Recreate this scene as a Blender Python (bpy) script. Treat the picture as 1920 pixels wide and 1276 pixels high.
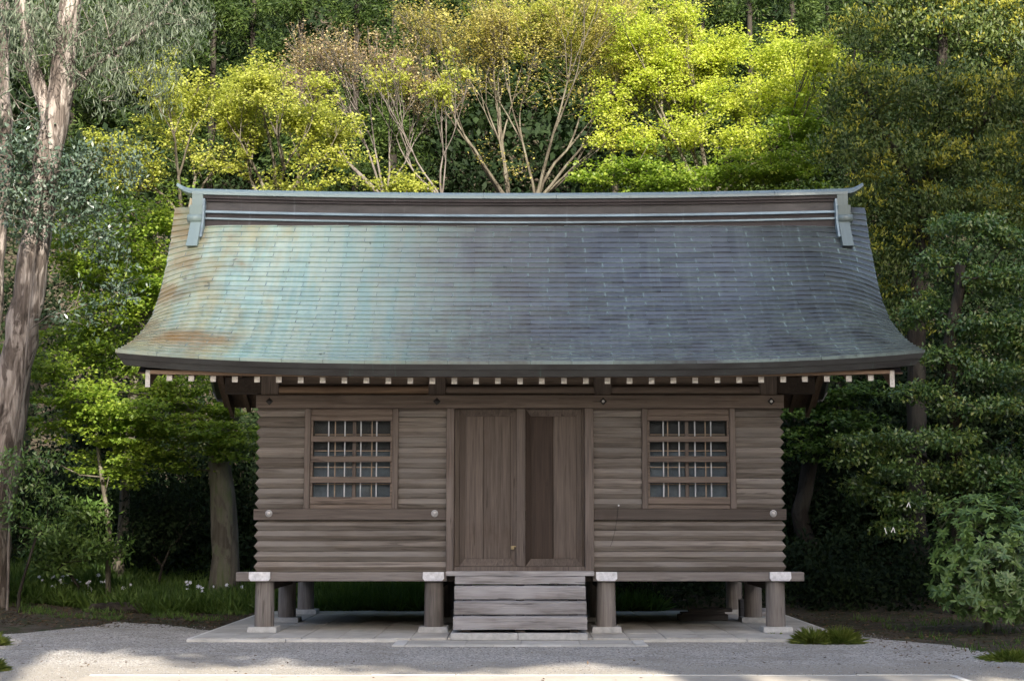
import bpy, math, random
import numpy as np
random.seed(7); rng = np.random.default_rng(7)
for o in list(bpy.data.objects): bpy.data.objects.remove(o, do_unlink=True)
scene = bpy.context.scene
COL = scene.collection
R = math.radians

# ------------------------------------------------------------------ camera
F, CX, CY, CAMY, CAMZ = 2850.0, 975.0, 638.0, -22.3, 1.6
PITCH = math.atan((975 - 638) / F)
cam = bpy.data.cameras.new('camera'); cam.sensor_width = 36; cam.lens = F / 1920 * 36
cam.shift_x = -(CX - 960) / 1920; cam.clip_start = 0.1; cam.clip_end = 2000
camo = bpy.data.objects.new('camera', cam); COL.objects.link(camo)
camo.location = (0, CAMY, CAMZ); camo.rotation_euler = (R(90) + PITCH, 0, 0)
scene.camera = camo

# ------------------------------------------------------------------ light
SUN_EL, SUN_AZ = 33.0, 12.0          # azimuth measured from straight behind the viewer towards the right
w = bpy.data.worlds.new('World'); scene.world = w; w.use_nodes = True
nt = w.node_tree; bg = nt.nodes['Background']
sky = nt.nodes.new('ShaderNodeTexSky'); sky.sky_type = 'NISHITA'; sky.sun_disc = False
sky.sun_elevation = R(SUN_EL); sky.sun_rotation = R(180 - SUN_AZ)
sky.air_density = 1.0; sky.dust_density = 3.0; sky.ozone_density = 1.0
nt.links.new(sky.outputs[0], bg.inputs[0]); bg.inputs[1].default_value = 0.125
sl = bpy.data.lights.new('sun', 'SUN'); sl.energy = 4.2; sl.angle = R(0.6); sl.color = (1, .93, .82)
so = bpy.data.objects.new('sun', sl); COL.objects.link(so)
so.rotation_euler = (R(90 - SUN_EL), 0, R(SUN_AZ))
so.location = (8, -40, 30)
vs = scene.view_settings
vs.view_transform = 'Standard'; vs.look = 'None'; vs.gamma = 1; vs.use_curve_mapping = False
vs.exposure = 1.5
scene.render.engine = 'CYCLES'
cy = scene.cycles; cy.max_bounces = 6; cy.diffuse_bounces = 3; cy.glossy_bounces = 3; cy.transmission_bounces = 4; cy.transparent_max_bounces = 6; cy.caustics_reflective = False; cy.caustics_refractive = False

# ------------------------------------------------------------------ pixel of the photograph -> point on a plane of constant depth
cp, sp = math.cos(PITCH), math.sin(PITCH)
def P(px, py, Y):
    a = (px - CX) / F; b = (CY - py) / F
    dy = cp - b * sp; dz = sp + b * cp
    t = (Y - CAMY) / dy
    return (a * t, Y, CAMZ + dz * t)
def PX(p):
    y = p[1] - CAMY; z = p[2] - CAMZ
    d = y * cp + z * sp; u = -y * sp + z * cp
    return (CX + F * p[0] / d, CY - F * u / d)
def MPP(Y, py=638):                       # metres per photo pixel at that depth
    return (P(100, py, Y)[0] - P(0, py, Y)[0]) / 100

# ------------------------------------------------------------------ object helpers
def tag(o, label=None, cat=None, group=None, kind=None):
    if label: o['label'] = label
    if cat: o['category'] = cat
    if group: o['group'] = group
    if kind: o['kind'] = kind
    return o
def empty(name, loc=(0, 0, 0)):
    o = bpy.data.objects.new(name, None); COL.objects.link(o); o.location = loc
    o.empty_display_size = .3
    return o
def link(name, me, mat=None, parent=None, world=True, smooth=False):
    o = bpy.data.objects.new(name, me); COL.objects.link(o)
    if mat and not me.materials: me.materials.append(mat)
    if smooth:
        me.polygons.foreach_set('use_smooth', [True] * len(me.polygons))
    if parent is not None:
        o.parent = parent
        if world:                          # mesh data is in world metres: undo the parents' offset
            off = np.zeros(3); p = parent
            while p is not None:
                off += np.array(p.location); p = p.parent
            o.location = tuple(-off)
    return o
def recentre(o, me, c):                    # put a world-space mesh's origin at c
    c = np.array(c, float)
    co = np.empty(len(me.vertices) * 3); me.vertices.foreach_get('co', co)
    me.vertices.foreach_set('co', (co.reshape(-1, 3) - c).ravel())
    o.location = tuple(np.array(o.location) + c)
class MB:
    def __init__(s): s.v = []; s.f = []
    def add(s, vs_, fs_):
        n = len(s.v); s.v += [tuple(map(float, p)) for p in vs_]; s.f += [tuple(i + n for i in f) for f in fs_]; return s
    def box(s, x0, x1, y0, y1, z0, z1, b=0.0):
        if b <= 0:
            return s.add([(x0,y0,z0),(x1,y0,z0),(x1,y1,z0),(x0,y1,z0),(x0,y0,z1),(x1,y0,z1),(x1,y1,z1),(x0,y1,z1)],
              [(0,3,2,1),(4,5,6,7),(0,1,5,4),(1,2,6,5),(2,3,7,6),(3,0,4,7)])
        vs_ = []                            # chamfered box: 24 vertices
        for cx, dx in ((x0, b), (x1, -b)):
            for cy, dy in ((y0, b), (y1, -b)):
                for cz, dz in ((z0, b), (z1, -b)):
                    vs_ += [(cx, cy+dy, cz+dz), (cx+dx, cy, cz+dz), (cx+dx, cy+dy, cz)]
        def ix(i, j, k, a): return ((i*2+j)*2+k)*3 + a
        fs_ = [(ix(0,0,0,0),ix(0,0,1,0),ix(0,1,1,0),ix(0,1,0,0)), (ix(1,0,0,0),ix(1,1,0,0),ix(1,1,1,0),ix(1,0,1,0)),
               (ix(0,0,0,1),ix(1,0,0,1),ix(1,0,1,1),ix(0,0,1,1)), (ix(0,1,0,1),ix(0,1,1,1),ix(1,1,1,1),ix(1,1,0,1)),
               (ix(0,0,0,2),ix(0,1,0,2),ix(1,1,0,2),ix(1,0,0,2)), (ix(0,0,1,2),ix(1,0,1,2),ix(1,1,1,2),ix(0,1,1,2))]
        for j in (0,1):
            for k in (0,1):
                q = (ix(0,j,k,1),ix(0,j,k,2),ix(1,j,k,2),ix(1,j,k,1)); fs_.append(q if j == k else q[::-1])
        for i in (0,1):
            for k in (0,1):
                q = (ix(i,0,k,0),ix(i,1,k,0),ix(i,1,k,2),ix(i,0,k,2)); fs_.append(q if i == k else q[::-1])
        for i in (0,1):
            for j in (0,1):
                q = (ix(i,j,0,0),ix(i,j,0,1),ix(i,j,1,1),ix(i,j,1,0)); fs_.append(q if i == j else q[::-1])
        for i in (0,1):
            for j in (0,1):
                for k in (0,1):
                    t = (ix(i,j,k,0),ix(i,j,k,1),ix(i,j,k,2)); fs_.append(t if (i+j+k) % 2 == 0 else t[::-1])
        return s.add(vs_, fs_)
    def prism(s, a, b):                    # two matching outlines (lists of points) joined and capped
        n = len(a); fs_ = [tuple(range(n))[::-1], tuple(range(n, 2*n))]
        fs_ += [(i, (i+1) % n, n+(i+1) % n, n+i) for i in range(n)]
        return s.add(list(a)+list(b), fs_)
    def cyl(s, c, r0, r1, z0, z1, n=20, jit=0):
        a = [(c[0]+r0*math.cos(2*math.pi*i/n), c[1]+r0*math.sin(2*math.pi*i/n), z0) for i in range(n)]
        b = [(c[0]+r1*math.cos(2*math.pi*i/n), c[1]+r1*math.sin(2*math.pi*i/n), z1) for i in range(n)]
        return s.prism(a, b)
    def sweep(s, rings, closed=True, caps=True):
        n = len(rings[0]); m = len(rings); vs_ = [p for r in rings for p in r]; fs_ = []
        for k in range(m-1):
            for i in range(n if closed else n-1):
                j = (i+1) % n
                fs_.append((k*n+i, k*n+j, (k+1)*n+j, (k+1)*n+i))
        if caps and closed: fs_ += [tuple(range(n))[::-1], tuple(range((m-1)*n, m*n))]
        return s.add(vs_, fs_)
    def mesh(s, name):
        me = bpy.data.meshes.new(name); me.from_pydata(s.v, [], s.f); me.update(); return me
    def build(s, name, mat, parent=None, smooth=False, fix=True):
        me = s.mesh(name)
        if fix:
            import bmesh
            bm = bmesh.new(); bm.from_mesh(me); bmesh.ops.recalc_face_normals(bm, faces=bm.faces); bm.to_mesh(me); bm.free()
        o = link(name, me, mat, parent, smooth=smooth)
        c = np.array(s.v); c = (c.min(0) + c.max(0)) / 2
        recentre(o, me, c)
        return o
def np_mesh(name, verts, faces):           # verts (N,3), faces (M,k)
    me = bpy.data.meshes.new(name); verts = np.asarray(verts, np.float32); faces = np.asarray(faces, np.int32)
    k = faces.shape[1]; me.vertices.add(len(verts)); me.vertices.foreach_set('co', verts.ravel())
    me.loops.add(faces.size); me.loops.foreach_set('vertex_index', faces.ravel())
    me.polygons.add(len(faces)); me.polygons.foreach_set('loop_start', np.arange(0, faces.size, k, dtype=np.int32))
    me.polygons.foreach_set('loop_total', np.full(len(faces), k, np.int32)); me.update(calc_edges=True); return me

# ------------------------------------------------------------------ materials
class NT:
    def __init__(s, name):
        s.m = bpy.data.materials.new(name); s.m.use_nodes = True; s.t = s.m.node_tree; s.t.nodes.clear()
        s.out = s.t.nodes.new('ShaderNodeOutputMaterial')
    def n(s, typ, **kw):
        nd = s.t.nodes.new('ShaderNode' + typ)
        for k, v in kw.items():
            if k.startswith('i_'):
                key = k[2:].replace('_', ' ')
                nd.inputs[int(key) if key.isdigit() else key].default_value = v
            else: setattr(nd, k, v)
        return nd
    def l(s, a, b): s.t.links.new(a, b)
    def noise(s, vec, scale, detail=4, rough=.55, dist=0.0):
        nd = s.n('TexNoise'); nd.inputs['Scale'].default_value = scale; nd.inputs['Detail'].default_value = detail
        nd.inputs['Roughness'].default_value = rough; nd.inputs['Distortion'].default_value = dist
        if vec is not None: s.l(vec, nd.inputs['Vector'])
        return nd.outputs['Fac']
    def pos(s): return s.n('NewGeometry').outputs['Position']
    def mapping(s, vec, sc=(1,1,1), loc=(0,0,0)):
        nd = s.n('Mapping'); nd.inputs['Scale'].default_value = sc; nd.inputs['Location'].default_value = loc
        s.l(vec, nd.inputs['Vector']); return nd.outputs[0]
    def ramp(s, fac, stops):
        nd = s.n('ValToRGB'); e = nd.color_ramp.elements
        while len(e) < len(stops): e.new(.5)
        for i, (p, c) in enumerate(stops): e[i].position = p; e[i].color = (*c, 1) if len(c) == 3 else c
        s.l(fac, nd.inputs[0]); return nd.outputs[0]
    def mix(s, fac, a, b, mode='MIX'):
        nd = s.n('Mix', data_type='RGBA', blend_type=mode)
        for sock, v in ((nd.inputs[0], fac), (nd.inputs[6], a), (nd.inputs[7], b)):
            if hasattr(v, 'is_linked'): s.l(v, sock)
            elif isinstance(v, (int, float)): sock.default_value = v
            else: sock.default_value = (*v, 1)
        return nd.outputs[2]
    def math(s, op, a, b=None, c=None, clamp=False):
        nd = s.n('Math', operation=op, use_clamp=clamp)
        for i, v in enumerate((a, b, c)):
            if v is None: continue
            if hasattr(v, 'is_linked'): s.l(v, nd.inputs[i])
            else: nd.inputs[i].default_value = v
        return nd.outputs[0]
    def rng(s, v, a, b, c=0.0, d=1.0):
        nd = s.n('MapRange', interpolation_type='SMOOTHSTEP'); s.l(v, nd.inputs[0])
        for i, q in enumerate((a, b, c, d)): nd.inputs[i+1].default_value = q
        return nd.outputs[0]
    def bump(s, h, strength=.3, dist=.01, normal=None):
        nd = s.n('Bump'); nd.inputs['Strength'].default_value = strength; nd.inputs['Distance'].default_value = dist
        s.l(h, nd.inputs['Height'])
        if normal: s.l(normal, nd.inputs['Normal'])
        return nd.outputs[0]
    def principled(s, color, rough=.7, normal=None, spec=.5, metal=0.0):
        b = s.n('BsdfPrincipled')
        for sock, v in (('Base Color', color), ('Roughness', rough), ('Metallic', metal), ('Specular IOR Level', spec)):
            if hasattr(v, 'is_linked'): s.l(v, b.inputs[sock])
            elif isinstance(v, (int, float)): b.inputs[sock].default_value = v
            else: b.inputs[sock].default_value = (*v, 1)
        if normal: s.l(normal, b.inputs['Normal'])
        s.l(b.outputs[0], s.out.inputs[0]); return b
M = {}
def wood(name, axis, dark, light, tint=.5, rough=.75, gloss=.3, grey=None):
    t = NT(name); p = t.pos(); oi = t.n('ObjectInfo')
    rnd = oi.outputs['Random']
    off = t.n('CombineXYZ'); r30 = t.math('MULTIPLY', rnd, 37.0)
    for i in range(3): t.l(r30, off.inputs[i])
    vadd = t.n('VectorMath', operation='ADD'); t.l(p, vadd.inputs[0]); t.l(off.outputs[0], vadd.inputs[1]); p2 = vadd.outputs[0]
    sc = {'x': (.7, 14, 14), 'y': (14, .7, 14), 'z': (14, 14, .7)}[axis]
    sf = {'x': (2.2, 75, 75), 'y': (75, 2.2, 75), 'z': (75, 75, 2.2)}[axis]
    g1 = t.noise(t.mapping(p2, sc), 1.0, 5, .6, 1.2)
    g2 = t.noise(t.mapping(p2, sf), 1.0, 3, .6, .4)
    st = t.noise(p2, 1.3, 4, .6)
    g = t.math('ADD', t.math('MULTIPLY', g1, .6), t.math('MULTIPLY', g2, .4))
    c = t.ramp(g, [(.31, dark), (.5, tuple((a+b)/2 for a, b in zip(dark, light))), (.70, light)])
    lum = t.ramp(rnd, [(0, (.62, .60, .59)), (.5, (.95, .95, .95)), (1, (1.25, 1.25, 1.27))])
    c = t.mix(tint, c, t.mix(1.0, c, lum, 'MULTIPLY'))
    c = t.mix(t.rng(st, .55, .8, 0, .55), c, t.mix(1.0, c, (.62, .50, .42), 'MULTIPLY'))
    if grey:
        c = t.mix(t.rng(t.noise(t.mapping(p2, tuple(math.sqrt(q)*.5 for q in sc)), 1.6, 4, .6), .42, .68, 0, .8), c, grey)
    cr = t.noise(t.mapping(p2, tuple(q*1.6 if q > 1 else q*1.4 for q in sc)), 1.0, 2, .5, .6); crk = t.rng(cr, .335, .30); c = t.mix(t.math('MULTIPLY', crk, .5), c, (.030, .022, .018))
    pale = t.rng(t.noise(t.mapping(p2, tuple(q*.55 for q in sc)), 1.0, 4, .65), .60, .74); c = t.mix(t.math('MULTIPLY', pale, .4), c, tuple(min(1, q*1.25) for q in light))
    nb = t.bump(t.math('SUBTRACT', g, t.math('MULTIPLY', crk, .5)), .75, .014)
    t.principled(c, rough, nb, gloss); M[name] = t.m; return t.m
wood('log_wood', 'x', (.088, .075, .065), (.305, .268, .232), tint=.9, grey=(.225, .206, .188))
wood('side_wood', 'y', (.088, .075, .065), (.305, .268, .232), tint=.9)
wood('rail_wood', 'x', (.062, .050, .043), (.145, .120, .104), tint=.5)
wood('beam_wood', 'x', (.095, .074, .061), (.235, .188, .156), tint=.6)
wood('sill_wood', 'x', (.115, .100, .092), (.27, .245, .228), tint=.5)
wood('post_wood', 'z', (.105, .092, .083), (.30, .27, .248), tint=.6)
wood('frame_wood', 'z', (.078, .062, .054), (.20, .165, .142), tint=.6)
wood('door_wood', 'z', (.062, .049, .041), (.165, .132, .110), tint=.8)
wood('dark_door_wood', 'z', (.026, .019, .015), (.070, .048, .036), tint=.4)
wood('rafter_wood', 'y', (.075, .052, .038), (.18, .128, .095), tint=.5)
wood('eave_wood', 'x', (.16, .105, .07), (.36, .255, .18), tint=.4)
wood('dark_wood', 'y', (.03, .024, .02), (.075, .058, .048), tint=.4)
wood('step_wood', 'x', (.12, .108, .102), (.48, .46, .455), tint=.8, grey=(.40, .39, .40))
def plain(name, col, rough=.6, var=.15, scale=6.0, spec=.4, metal=0.0, bump=.15, bscale=60):
    t = NT(name); p = t.pos(); f = t.noise(p, scale, 6, .62)
    c = t.ramp(f, [(.3, tuple(q*(1-var) for q in col)), (.7, tuple(min(1, q*(1+var)) for q in col))])
    t.principled(c, rough, t.bump(t.noise(p, bscale, 4, .6), bump, .006), spec, metal); M[name] = t.m; return t.m
plain('white_paint', (.66, .63, .58), .7, .30, 26)
plain('plaster_end', (.70, .70, .72), .7, .25, 14)
plain('pad_stone', (.46, .46, .45), .85, .2, 12, .2, bump=.5)
plain('iron', (.022, .020, .020), .5, .2, 20, .4)
plain('zinc', (.48, .47, .47), .45, .2, 40, .5, .5)
plain('brass', (.30, .25, .15), .5, .2, 30, .5, .8)
plain('metal_bar', (.50, .52, .55), .5, .1, 10, .5)
plain('muntin', (.30, .23, .165), .7, .15, 10)
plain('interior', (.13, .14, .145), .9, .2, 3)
plain('reflection_panel', (.26, .33, .39), .8, .25, 3)
plain('paper', (.80, .80, .80), .8, .05, 9)
plain('petal', (.78, .78, .84), .6, .05, 9)
def slabmat(name, a, b):
    t = NT(name); p = t.pos(); oi = t.n('ObjectInfo').outputs['Random']
    f = t.noise(p, 2.5, 6, .65); f2 = t.noise(p, 90, 3, .6)
    c = t.ramp(t.math('ADD', t.math('MULTIPLY', f, .7), t.math('MULTIPLY', f2, .3)), [(.35, a), (.65, b)])
    c = t.mix(.7, c, t.mix(1.0, c, t.ramp(oi, [(0, (.82, .82, .80)), (1, (1.12, 1.12, 1.12))]), 'MULTIPLY'))
    c = t.mix(t.rng(t.noise(p, 1.1, 6, .7), .5, .72, 0, .6), c, tuple(q*.62 for q in a)); c = t.mix(t.rng(t.noise(p, 6, 5, .7), .6, .72, 0, .35), c, (.16, .15, .11))
    t.principled(c, .8, t.bump(f2, .25, .004), .3); M[name] = t.m
slabmat('slab', (.37, .35, .315), (.53, .51, .47))
slabmat('kerb', (.46, .45, .42), (.66, .64, .60))
# copper roof: old oxidised sheet with verdigris thickening towards the left-hand end, pale seams, ochre run stains
def copper(name, ridge=False):
    t = NT(name); p = t.pos(); sx = t.n('SeparateXYZ'); t.l(p, sx.inputs[0]); X = sx.outputs[0]; Z = sx.outputs[2]
    rnd = t.n('Attribute', attribute_name='rnd').outputs['Fac']
    big = t.noise(p, .55, 5, .6); streak = t.noise(t.mapping(p, (5, .45, .45)), 1.0, 5, .65); fine = t.noise(p, 22, 4, .6)
    xx = t.math('ADD', X, t.math('MULTIPLY', t.math('SUBTRACT', big, .5), 1.6))
    xx = t.math('ADD', xx, t.math('MULTIPLY', t.math('SUBTRACT', streak, .5), 1.9))
    xx = t.math('ADD', xx, t.math('MULTIPLY', t.math('SUBTRACT', rnd, .5), 1.0))
    pat = t.rng(xx, 6.0, -5.0, .38, 1.0) if ridge else t.rng(xx, .2, -4.0)
    base = t.mix(t.rng(big, .35, .7), (.128, .143, .163), (.110, .124, .147))
    base = t.mix(t.rng(xx, 2.8, 5.0, 0, .85), base, (.060, .070, .070))
    base = t.mix(1.0, base, t.ramp(rnd, [(0, (.88, .88, .88)), (1, (1.10, 1.10, 1.10))]), 'MULTIPLY')
    half = t.rng(xx, 1.8, -1.6); base = t.mix(t.math('MULTIPLY', half, .6), base, (.23, .215, .19))
    run = t.rng(t.noise(t.mapping(p, (9, .35, .35)), 1.0, 5, .7), .52, .72); base = t.mix(t.math('MULTIPLY', run, .35), base, (.22, .27, .26))
    verd = t.mix(t.rng(streak, .35, .65), (.38, .55, .50), (.57, .67, .56)) if not ridge else t.mix(streak, (.27, .37, .36), (.38, .47, .44))
    c = t.mix(pat, base, verd)
    och = t.rng(t.math('ADD', t.math('MULTIPLY', X, -.30), t.math('MULTIPLY', t.noise(t.mapping(p, (1.6, .6, .6)), 1.3, 5, .65), 2.6)), 2.30, 3.05)
    c = t.mix(t.math('MULTIPLY', och, 0 if ridge else .55), c, (.50, .39, .16))
    rust = t.rng(t.math('ADD', t.math('MULTIPLY', X, -.42), t.math('MULTIPLY', t.noise(t.mapping(p, (1.2, .9, 1.4), (3.1, 0, 0)), 1.5, 5, .6), 2.2)), 3.1, 3.6)
    c = t.mix(t.math('MULTIPLY', rust, 0 if ridge else .6), c, (.32, .18, .06))
    if not ridge:                            # rust stain low on the left, where water gathers
        vs_ = t.n('VectorMath', operation='DISTANCE'); t.l(t.mapping(p, (.75, 1.5, .01)), vs_.inputs[0]); vs_.inputs[1].default_value = (-4.72*.75, -.62*1.5, .04)
        dd = t.math('ADD', vs_.outputs['Value'], t.math('MULTIPLY', t.math('SUBTRACT', t.noise(t.mapping(p, (1.5, 3, 3)), 1.6, 5, .65), .5), 1.3))
        c = t.mix(t.rng(dd, .75, .05, 0, .8), c, (.36, .20, .065))
        uv = t.n('UVMap', uv_map='tile').outputs[0]; su = t.n('SeparateXYZ'); t.l(uv, su.inputs[0])
        du = t.math('MINIMUM', su.outputs[0], t.math('SUBTRACT', .58, su.outputs[0]))
        wob = t.math('MULTIPLY', t.math('SUBTRACT', fine, .45), .03)
        e = t.math('MAXIMUM', t.rng(t.math('SUBTRACT', du, wob), .012, .004), t.math('MULTIPLY', t.rng(t.math('SUBTRACT', su.outputs[1], wob), .010, .001), .75))
        en = t.math('MULTIPLY', e, t.rng(t.noise(p, 1.7, 4, .6), .32, .6))
        c = t.mix(t.math('MULTIPLY', en, .8), c, (.36, .48, .47))
        spot = t.rng(t.noise(t.mapping(p, (1, .5, .5)), 7, 3, .5), .70, .74)
        c = t.mix(t.math('MULTIPLY', spot, .6), c, (.06, .085, .08))
    c = t.mix(.8, c, t.mix(1.0, c, t.ramp(rnd, [(0, (.84, .84, .84)), (1, (1.12, 1.12, 1.12))]), 'MULTIPLY'))
    rough = t.rng(t.math('ADD', t.math('MULTIPLY', pat, .5), fine), .3, 1.3, .30, .62)
    b = t.principled(c, rough, t.bump(fine, .12, .004), .6)
    b.inputs['Coat Weight'].default_value = .25; b.inputs['Coat Roughness'].default_value = .35
    M[name] = t.m
copper('copper'); copper('ridge_copper', True)
def bandmat(name, a, b, pale):
    t = NT(name); p = t.pos(); f = t.noise(t.mapping(p, (1.5, 6, 6)), 1.2, 5, .6)
    c = t.ramp(f, [(.35, a), (.65, b)]); s = t.rng(t.noise(t.mapping(p, (9, 1, .8)), 1.3, 4, .6), .62, .75)
    c = t.mix(t.math('MULTIPLY', s, .5), c, pale)
    t.principled(c, .5, t.bump(t.noise(p, 30, 3, .6), .1, .004), .5); M[name] = t.m
bandmat('ridge_brown', (.030, .022, .024), (.060, .046, .048), (.16, .18, .19))
bandmat('ridge_grey', (.055, .050, .050), (.10, .09, .088), (.17, .18, .18))
bandmat('ledge', (.22, .28, .31), (.36, .46, .50), (.45, .55, .58))
bandmat('fascia', (.018, .017, .018), (.040, .042, .042), (.06, .12, .105))
t = NT('glass'); b = t.principled((.02, .025, .03), .04, None, .22); b.inputs['Alpha'].default_value = .25; M['glass'] = t.m

# ------------------------------------------------------------------ ground
GZ = -0.06
def ground_h(x, y):
    x = np.asarray(x, float); y = np.asarray(y, float)
    h = GZ + .10 * np.clip(y - 5.4, 0, 3.8) + .78 * np.clip(y - 9.2, 0, 40)
    h = h + .05 * np.clip(np.abs(x) - 6.5, 0, 30) * np.clip((y + 1) / 6, 0, 1)
    bump = .10 * np.sin(x * .9 + 1.3) * np.sin(y * .7) + .05 * np.sin(x * 2.3 + y * 1.7)
    far = np.clip((y - 5.4) / 3, 0, 1); side = np.clip((np.abs(x) - 6.3) / 3, 0, 1) * np.clip((y - 0) / 2, 0, 1)
    return h + bump * np.maximum(far, .5 * side)
def gh(x, y): return float(ground_h(x, y))
xs = np.concatenate([np.linspace(-300, -26, 10), np.linspace(-25, 25, 126), np.linspace(26, 300, 10)])
ys = np.concatenate([np.linspace(-300, -32, 8), np.linspace(-31, 60, 229), np.linspace(62, 300, 8)])
gx, gy = np.meshgrid(xs, ys); gzz = ground_h(gx, gy)
nx_ = len(xs); idx = np.arange(len(xs) * len(ys)).reshape(len(ys), nx_)
q = np.stack([idx[:-1, :-1], idx[:-1, 1:], idx[1:, 1:], idx[1:, :-1]], -1).reshape(-1, 4)
t = NT('earth'); p = t.pos(); f = t.noise(p, 1.1, 6, .65); f2 = t.noise(p, 38, 4, .7)
c = t.ramp(f, [(.3, (.042, .034, .024)), (.5, (.075, .062, .046)), (.7, (.115, .098, .076))])
c = t.mix(t.rng(f2, .52, .66, 0, .7), c, (.085, .057, .033))
c = t.mix(t.rng(t.noise(p, 3.3, 5, .7), .48, .60, 0, .75), c, (.030, .048, .012))
t.principled(c, .95, t.bump(t.math('ADD', f2, t.noise(p, 9, 4, .6)), .8, .03), .15); M['earth'] = t.m
tag(link('ground', np_mesh('ground', np.stack([gx, gy, gzz], -1).reshape(-1, 3), q), M['earth'], smooth=True), kind='structure')

def sheet(name, outline, z, mat, step=.25, jit=.06, seed=1):       # flat sheet with a slightly ragged outline
    r = np.random.default_rng(seed); pts = []
    for a, b in zip(outline, outline[1:] + outline[:1]):
        n = max(1, int(math.dist(a[:2], b[:2]) / step)); jj = jit if (len(a) < 3 or a[2]) else 0
        for k in range(n):
            s_ = k / n; pts.append((a[0]+(b[0]-a[0])*s_ + r.normal(0, jj), a[1]+(b[1]-a[1])*s_ + r.normal(0, jj), z))
    me = bpy.data.meshes.new(name); me.from_pydata(pts, [], [tuple(range(len(pts)))]); me.update()
    return tag(link(name, me, mat), kind='structure')
t = NT('gravel'); p = t.pos()
vo = t.n('TexVoronoi'); vo.inputs['Scale'].default_value = 48; t.l(p, vo.inputs['Vector'])
vo2 = t.n('TexVoronoi'); vo2.inputs['Scale'].default_value = 110; t.l(p, vo2.inputs['Vector'])
sep = t.n('SeparateColor'); t.l(vo.outputs['Color'], sep.inputs[0])
c = t.ramp(sep.outputs[0], [(0, (.19, .175, .155)), (.35, (.37, .345, .31)), (.75, (.56, .525, .475)), (1, (.74, .70, .64))])
big = t.noise(p, .7, 5, .6)
c = t.mix(t.rng(big, .45, .68, 0, .65), c, (.30, .27, .225))
c = t.mix(t.rng(t.noise(t.mapping(p, (.5, 2, 1)), 1.4, 5, .7), .58, .7, 0, .5), c, (.24, .21, .17))
sy_ = t.n('SeparateXYZ'); t.l(p, sy_.inputs[0])
sandm = t.rng(t.math('ADD', sy_.outputs[1], t.math('MULTIPLY', t.math('SUBTRACT', t.noise(p, .9, 6, .7), .5), 3.0)), -3.4, -5.4, 0, .8)
c = t.mix(sandm, c, t.ramp(t.noise(p, 70, 3, .7), [(.35, (.30, .265, .215)), (.65, (.44, .40, .335))]))
hh = t.math('SUBTRACT', 1.0, t.math('ADD', vo.outputs['Distance'], t.math('MULTIPLY', vo2.outputs['Distance'], .5)))
t.principled(c, .9, t.bump(hh, .9, .02), .2); M['gravel'] = t.m
sheet('gravel_yard', [(-30, -30, 0), (30, -30, 0), (26, -9), (9, -5.2), (6.1, -3.4), (5.6, -1.4), (5.0, -.6), (4.62, .6), (4.0, 2), (-4.0, 2),
      (-4.75, 1.0), (-5.6, 2.2), (-7.2, 3.4), (-10, 4.0), (-30, 4.4)], GZ + .012, M['gravel'], .22, .05, 4)
t = NT('sand'); p = t.pos(); f = t.noise(p, 1.2, 6, .65); f2 = t.noise(p, 120, 3, .7)
c = t.ramp(f, [(.3, (.36, .32, .265)), (.7, (.47, .43, .36))])
c = t.mix(t.rng(f2, .58, .72, 0, .6), c, (.20, .18, .155)); c = t.mix(t.rng(t.noise(p, 4, 5, .7), .6, .7, 0, .4), c, (.26, .22, .17))
t.principled(c, .95, t.bump(f2, .5, .01), .15); M['sand'] = t.m
sheet('sand_path', [(-4.6, -24, 0), (4.6, -24, 0), (4.6, -5.75, 0), (-4.6, -5.75, 0)], GZ + .018, M['sand'], .3, 0, 5)
# thin spill of sand over the gravel beside the path
tag(bpy.data.objects['sand_path'], kind='structure')
r = random.Random(3)
kx = -4.6; n = 0
while kx < 4.6:
    L = min(r.uniform(.9, 1.15), 4.62 - kx)
    if L < .1: break
    o = MB().box(kx + .006, kx + L - .006, -5.775, -5.735, GZ - .03, GZ + .026 + r.uniform(-.004, .004), .004).build('kerb_stone', M['kerb'])
    o.parent = bpy.data.objects['sand_path']; kx += L
ky = -5.80
while ky > -14:
    o = MB().box(4.57, 4.645, ky - 1.0, ky - .01, GZ - .03, GZ + .026 + r.uniform(-.004, .004), .004).build('kerb_stone', M['kerb'])
    o.parent = bpy.data.objects['sand_path']; ky -= 1.01

# stone platform below the storehouse: every slab its own piece
plat = MB().box(-4.5, 4.5, -1.12, 5.3, -.3, -.035).build('paving', M['pad_stone']); tag(plat, kind='structure')
def child(o, parent):
    o.parent = parent; o.location = tuple(np.array(o.location) - np.array(parent.location)); return o
yb = [-1.12, -.28, .62, 1.52, 2.42, 3.32, 4.22, 5.3]
for j in range(7):
    nx = 18; wx = 9.0 / nx
    for i in range(nx):
        x0 = -4.5 + i * wx
        if j == 0 and abs(x0 + wx/2) < 0: continue
        o = MB().box(x0 + .004, x0 + wx - .004, yb[j] + .004, yb[j+1] - .004, -.05, r.uniform(-.003, .003), .005).build('slab', M['slab']); child(o, plat)
# border kerb of the platform
x = -4.56
for a, b_ in ((-4.56, -3.2), (-3.2, -1.68)): child(MB().box(a+.004, b_-.004, -1.21, -1.125, -.2, -.012, .006).build('kerb_stone', M['kerb']), plat)
for a, b_ in ((1.68, 3.1), (3.1, 4.56)): child(MB().box(a+.004, b_-.004, -1.21, -1.125, -.2, -.012, .006).build('kerb_stone', M['kerb']), plat)
for s in (-1, 1):
    for k in range(5):
        y0 = -1.12 + k * 1.28
        child(MB().box(min(s*4.505, s*4.57), max(s*4.505, s*4.57), y0+.004, y0+1.276, -.2, -.008, .006).build('kerb_stone', M['kerb']), plat)
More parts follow.
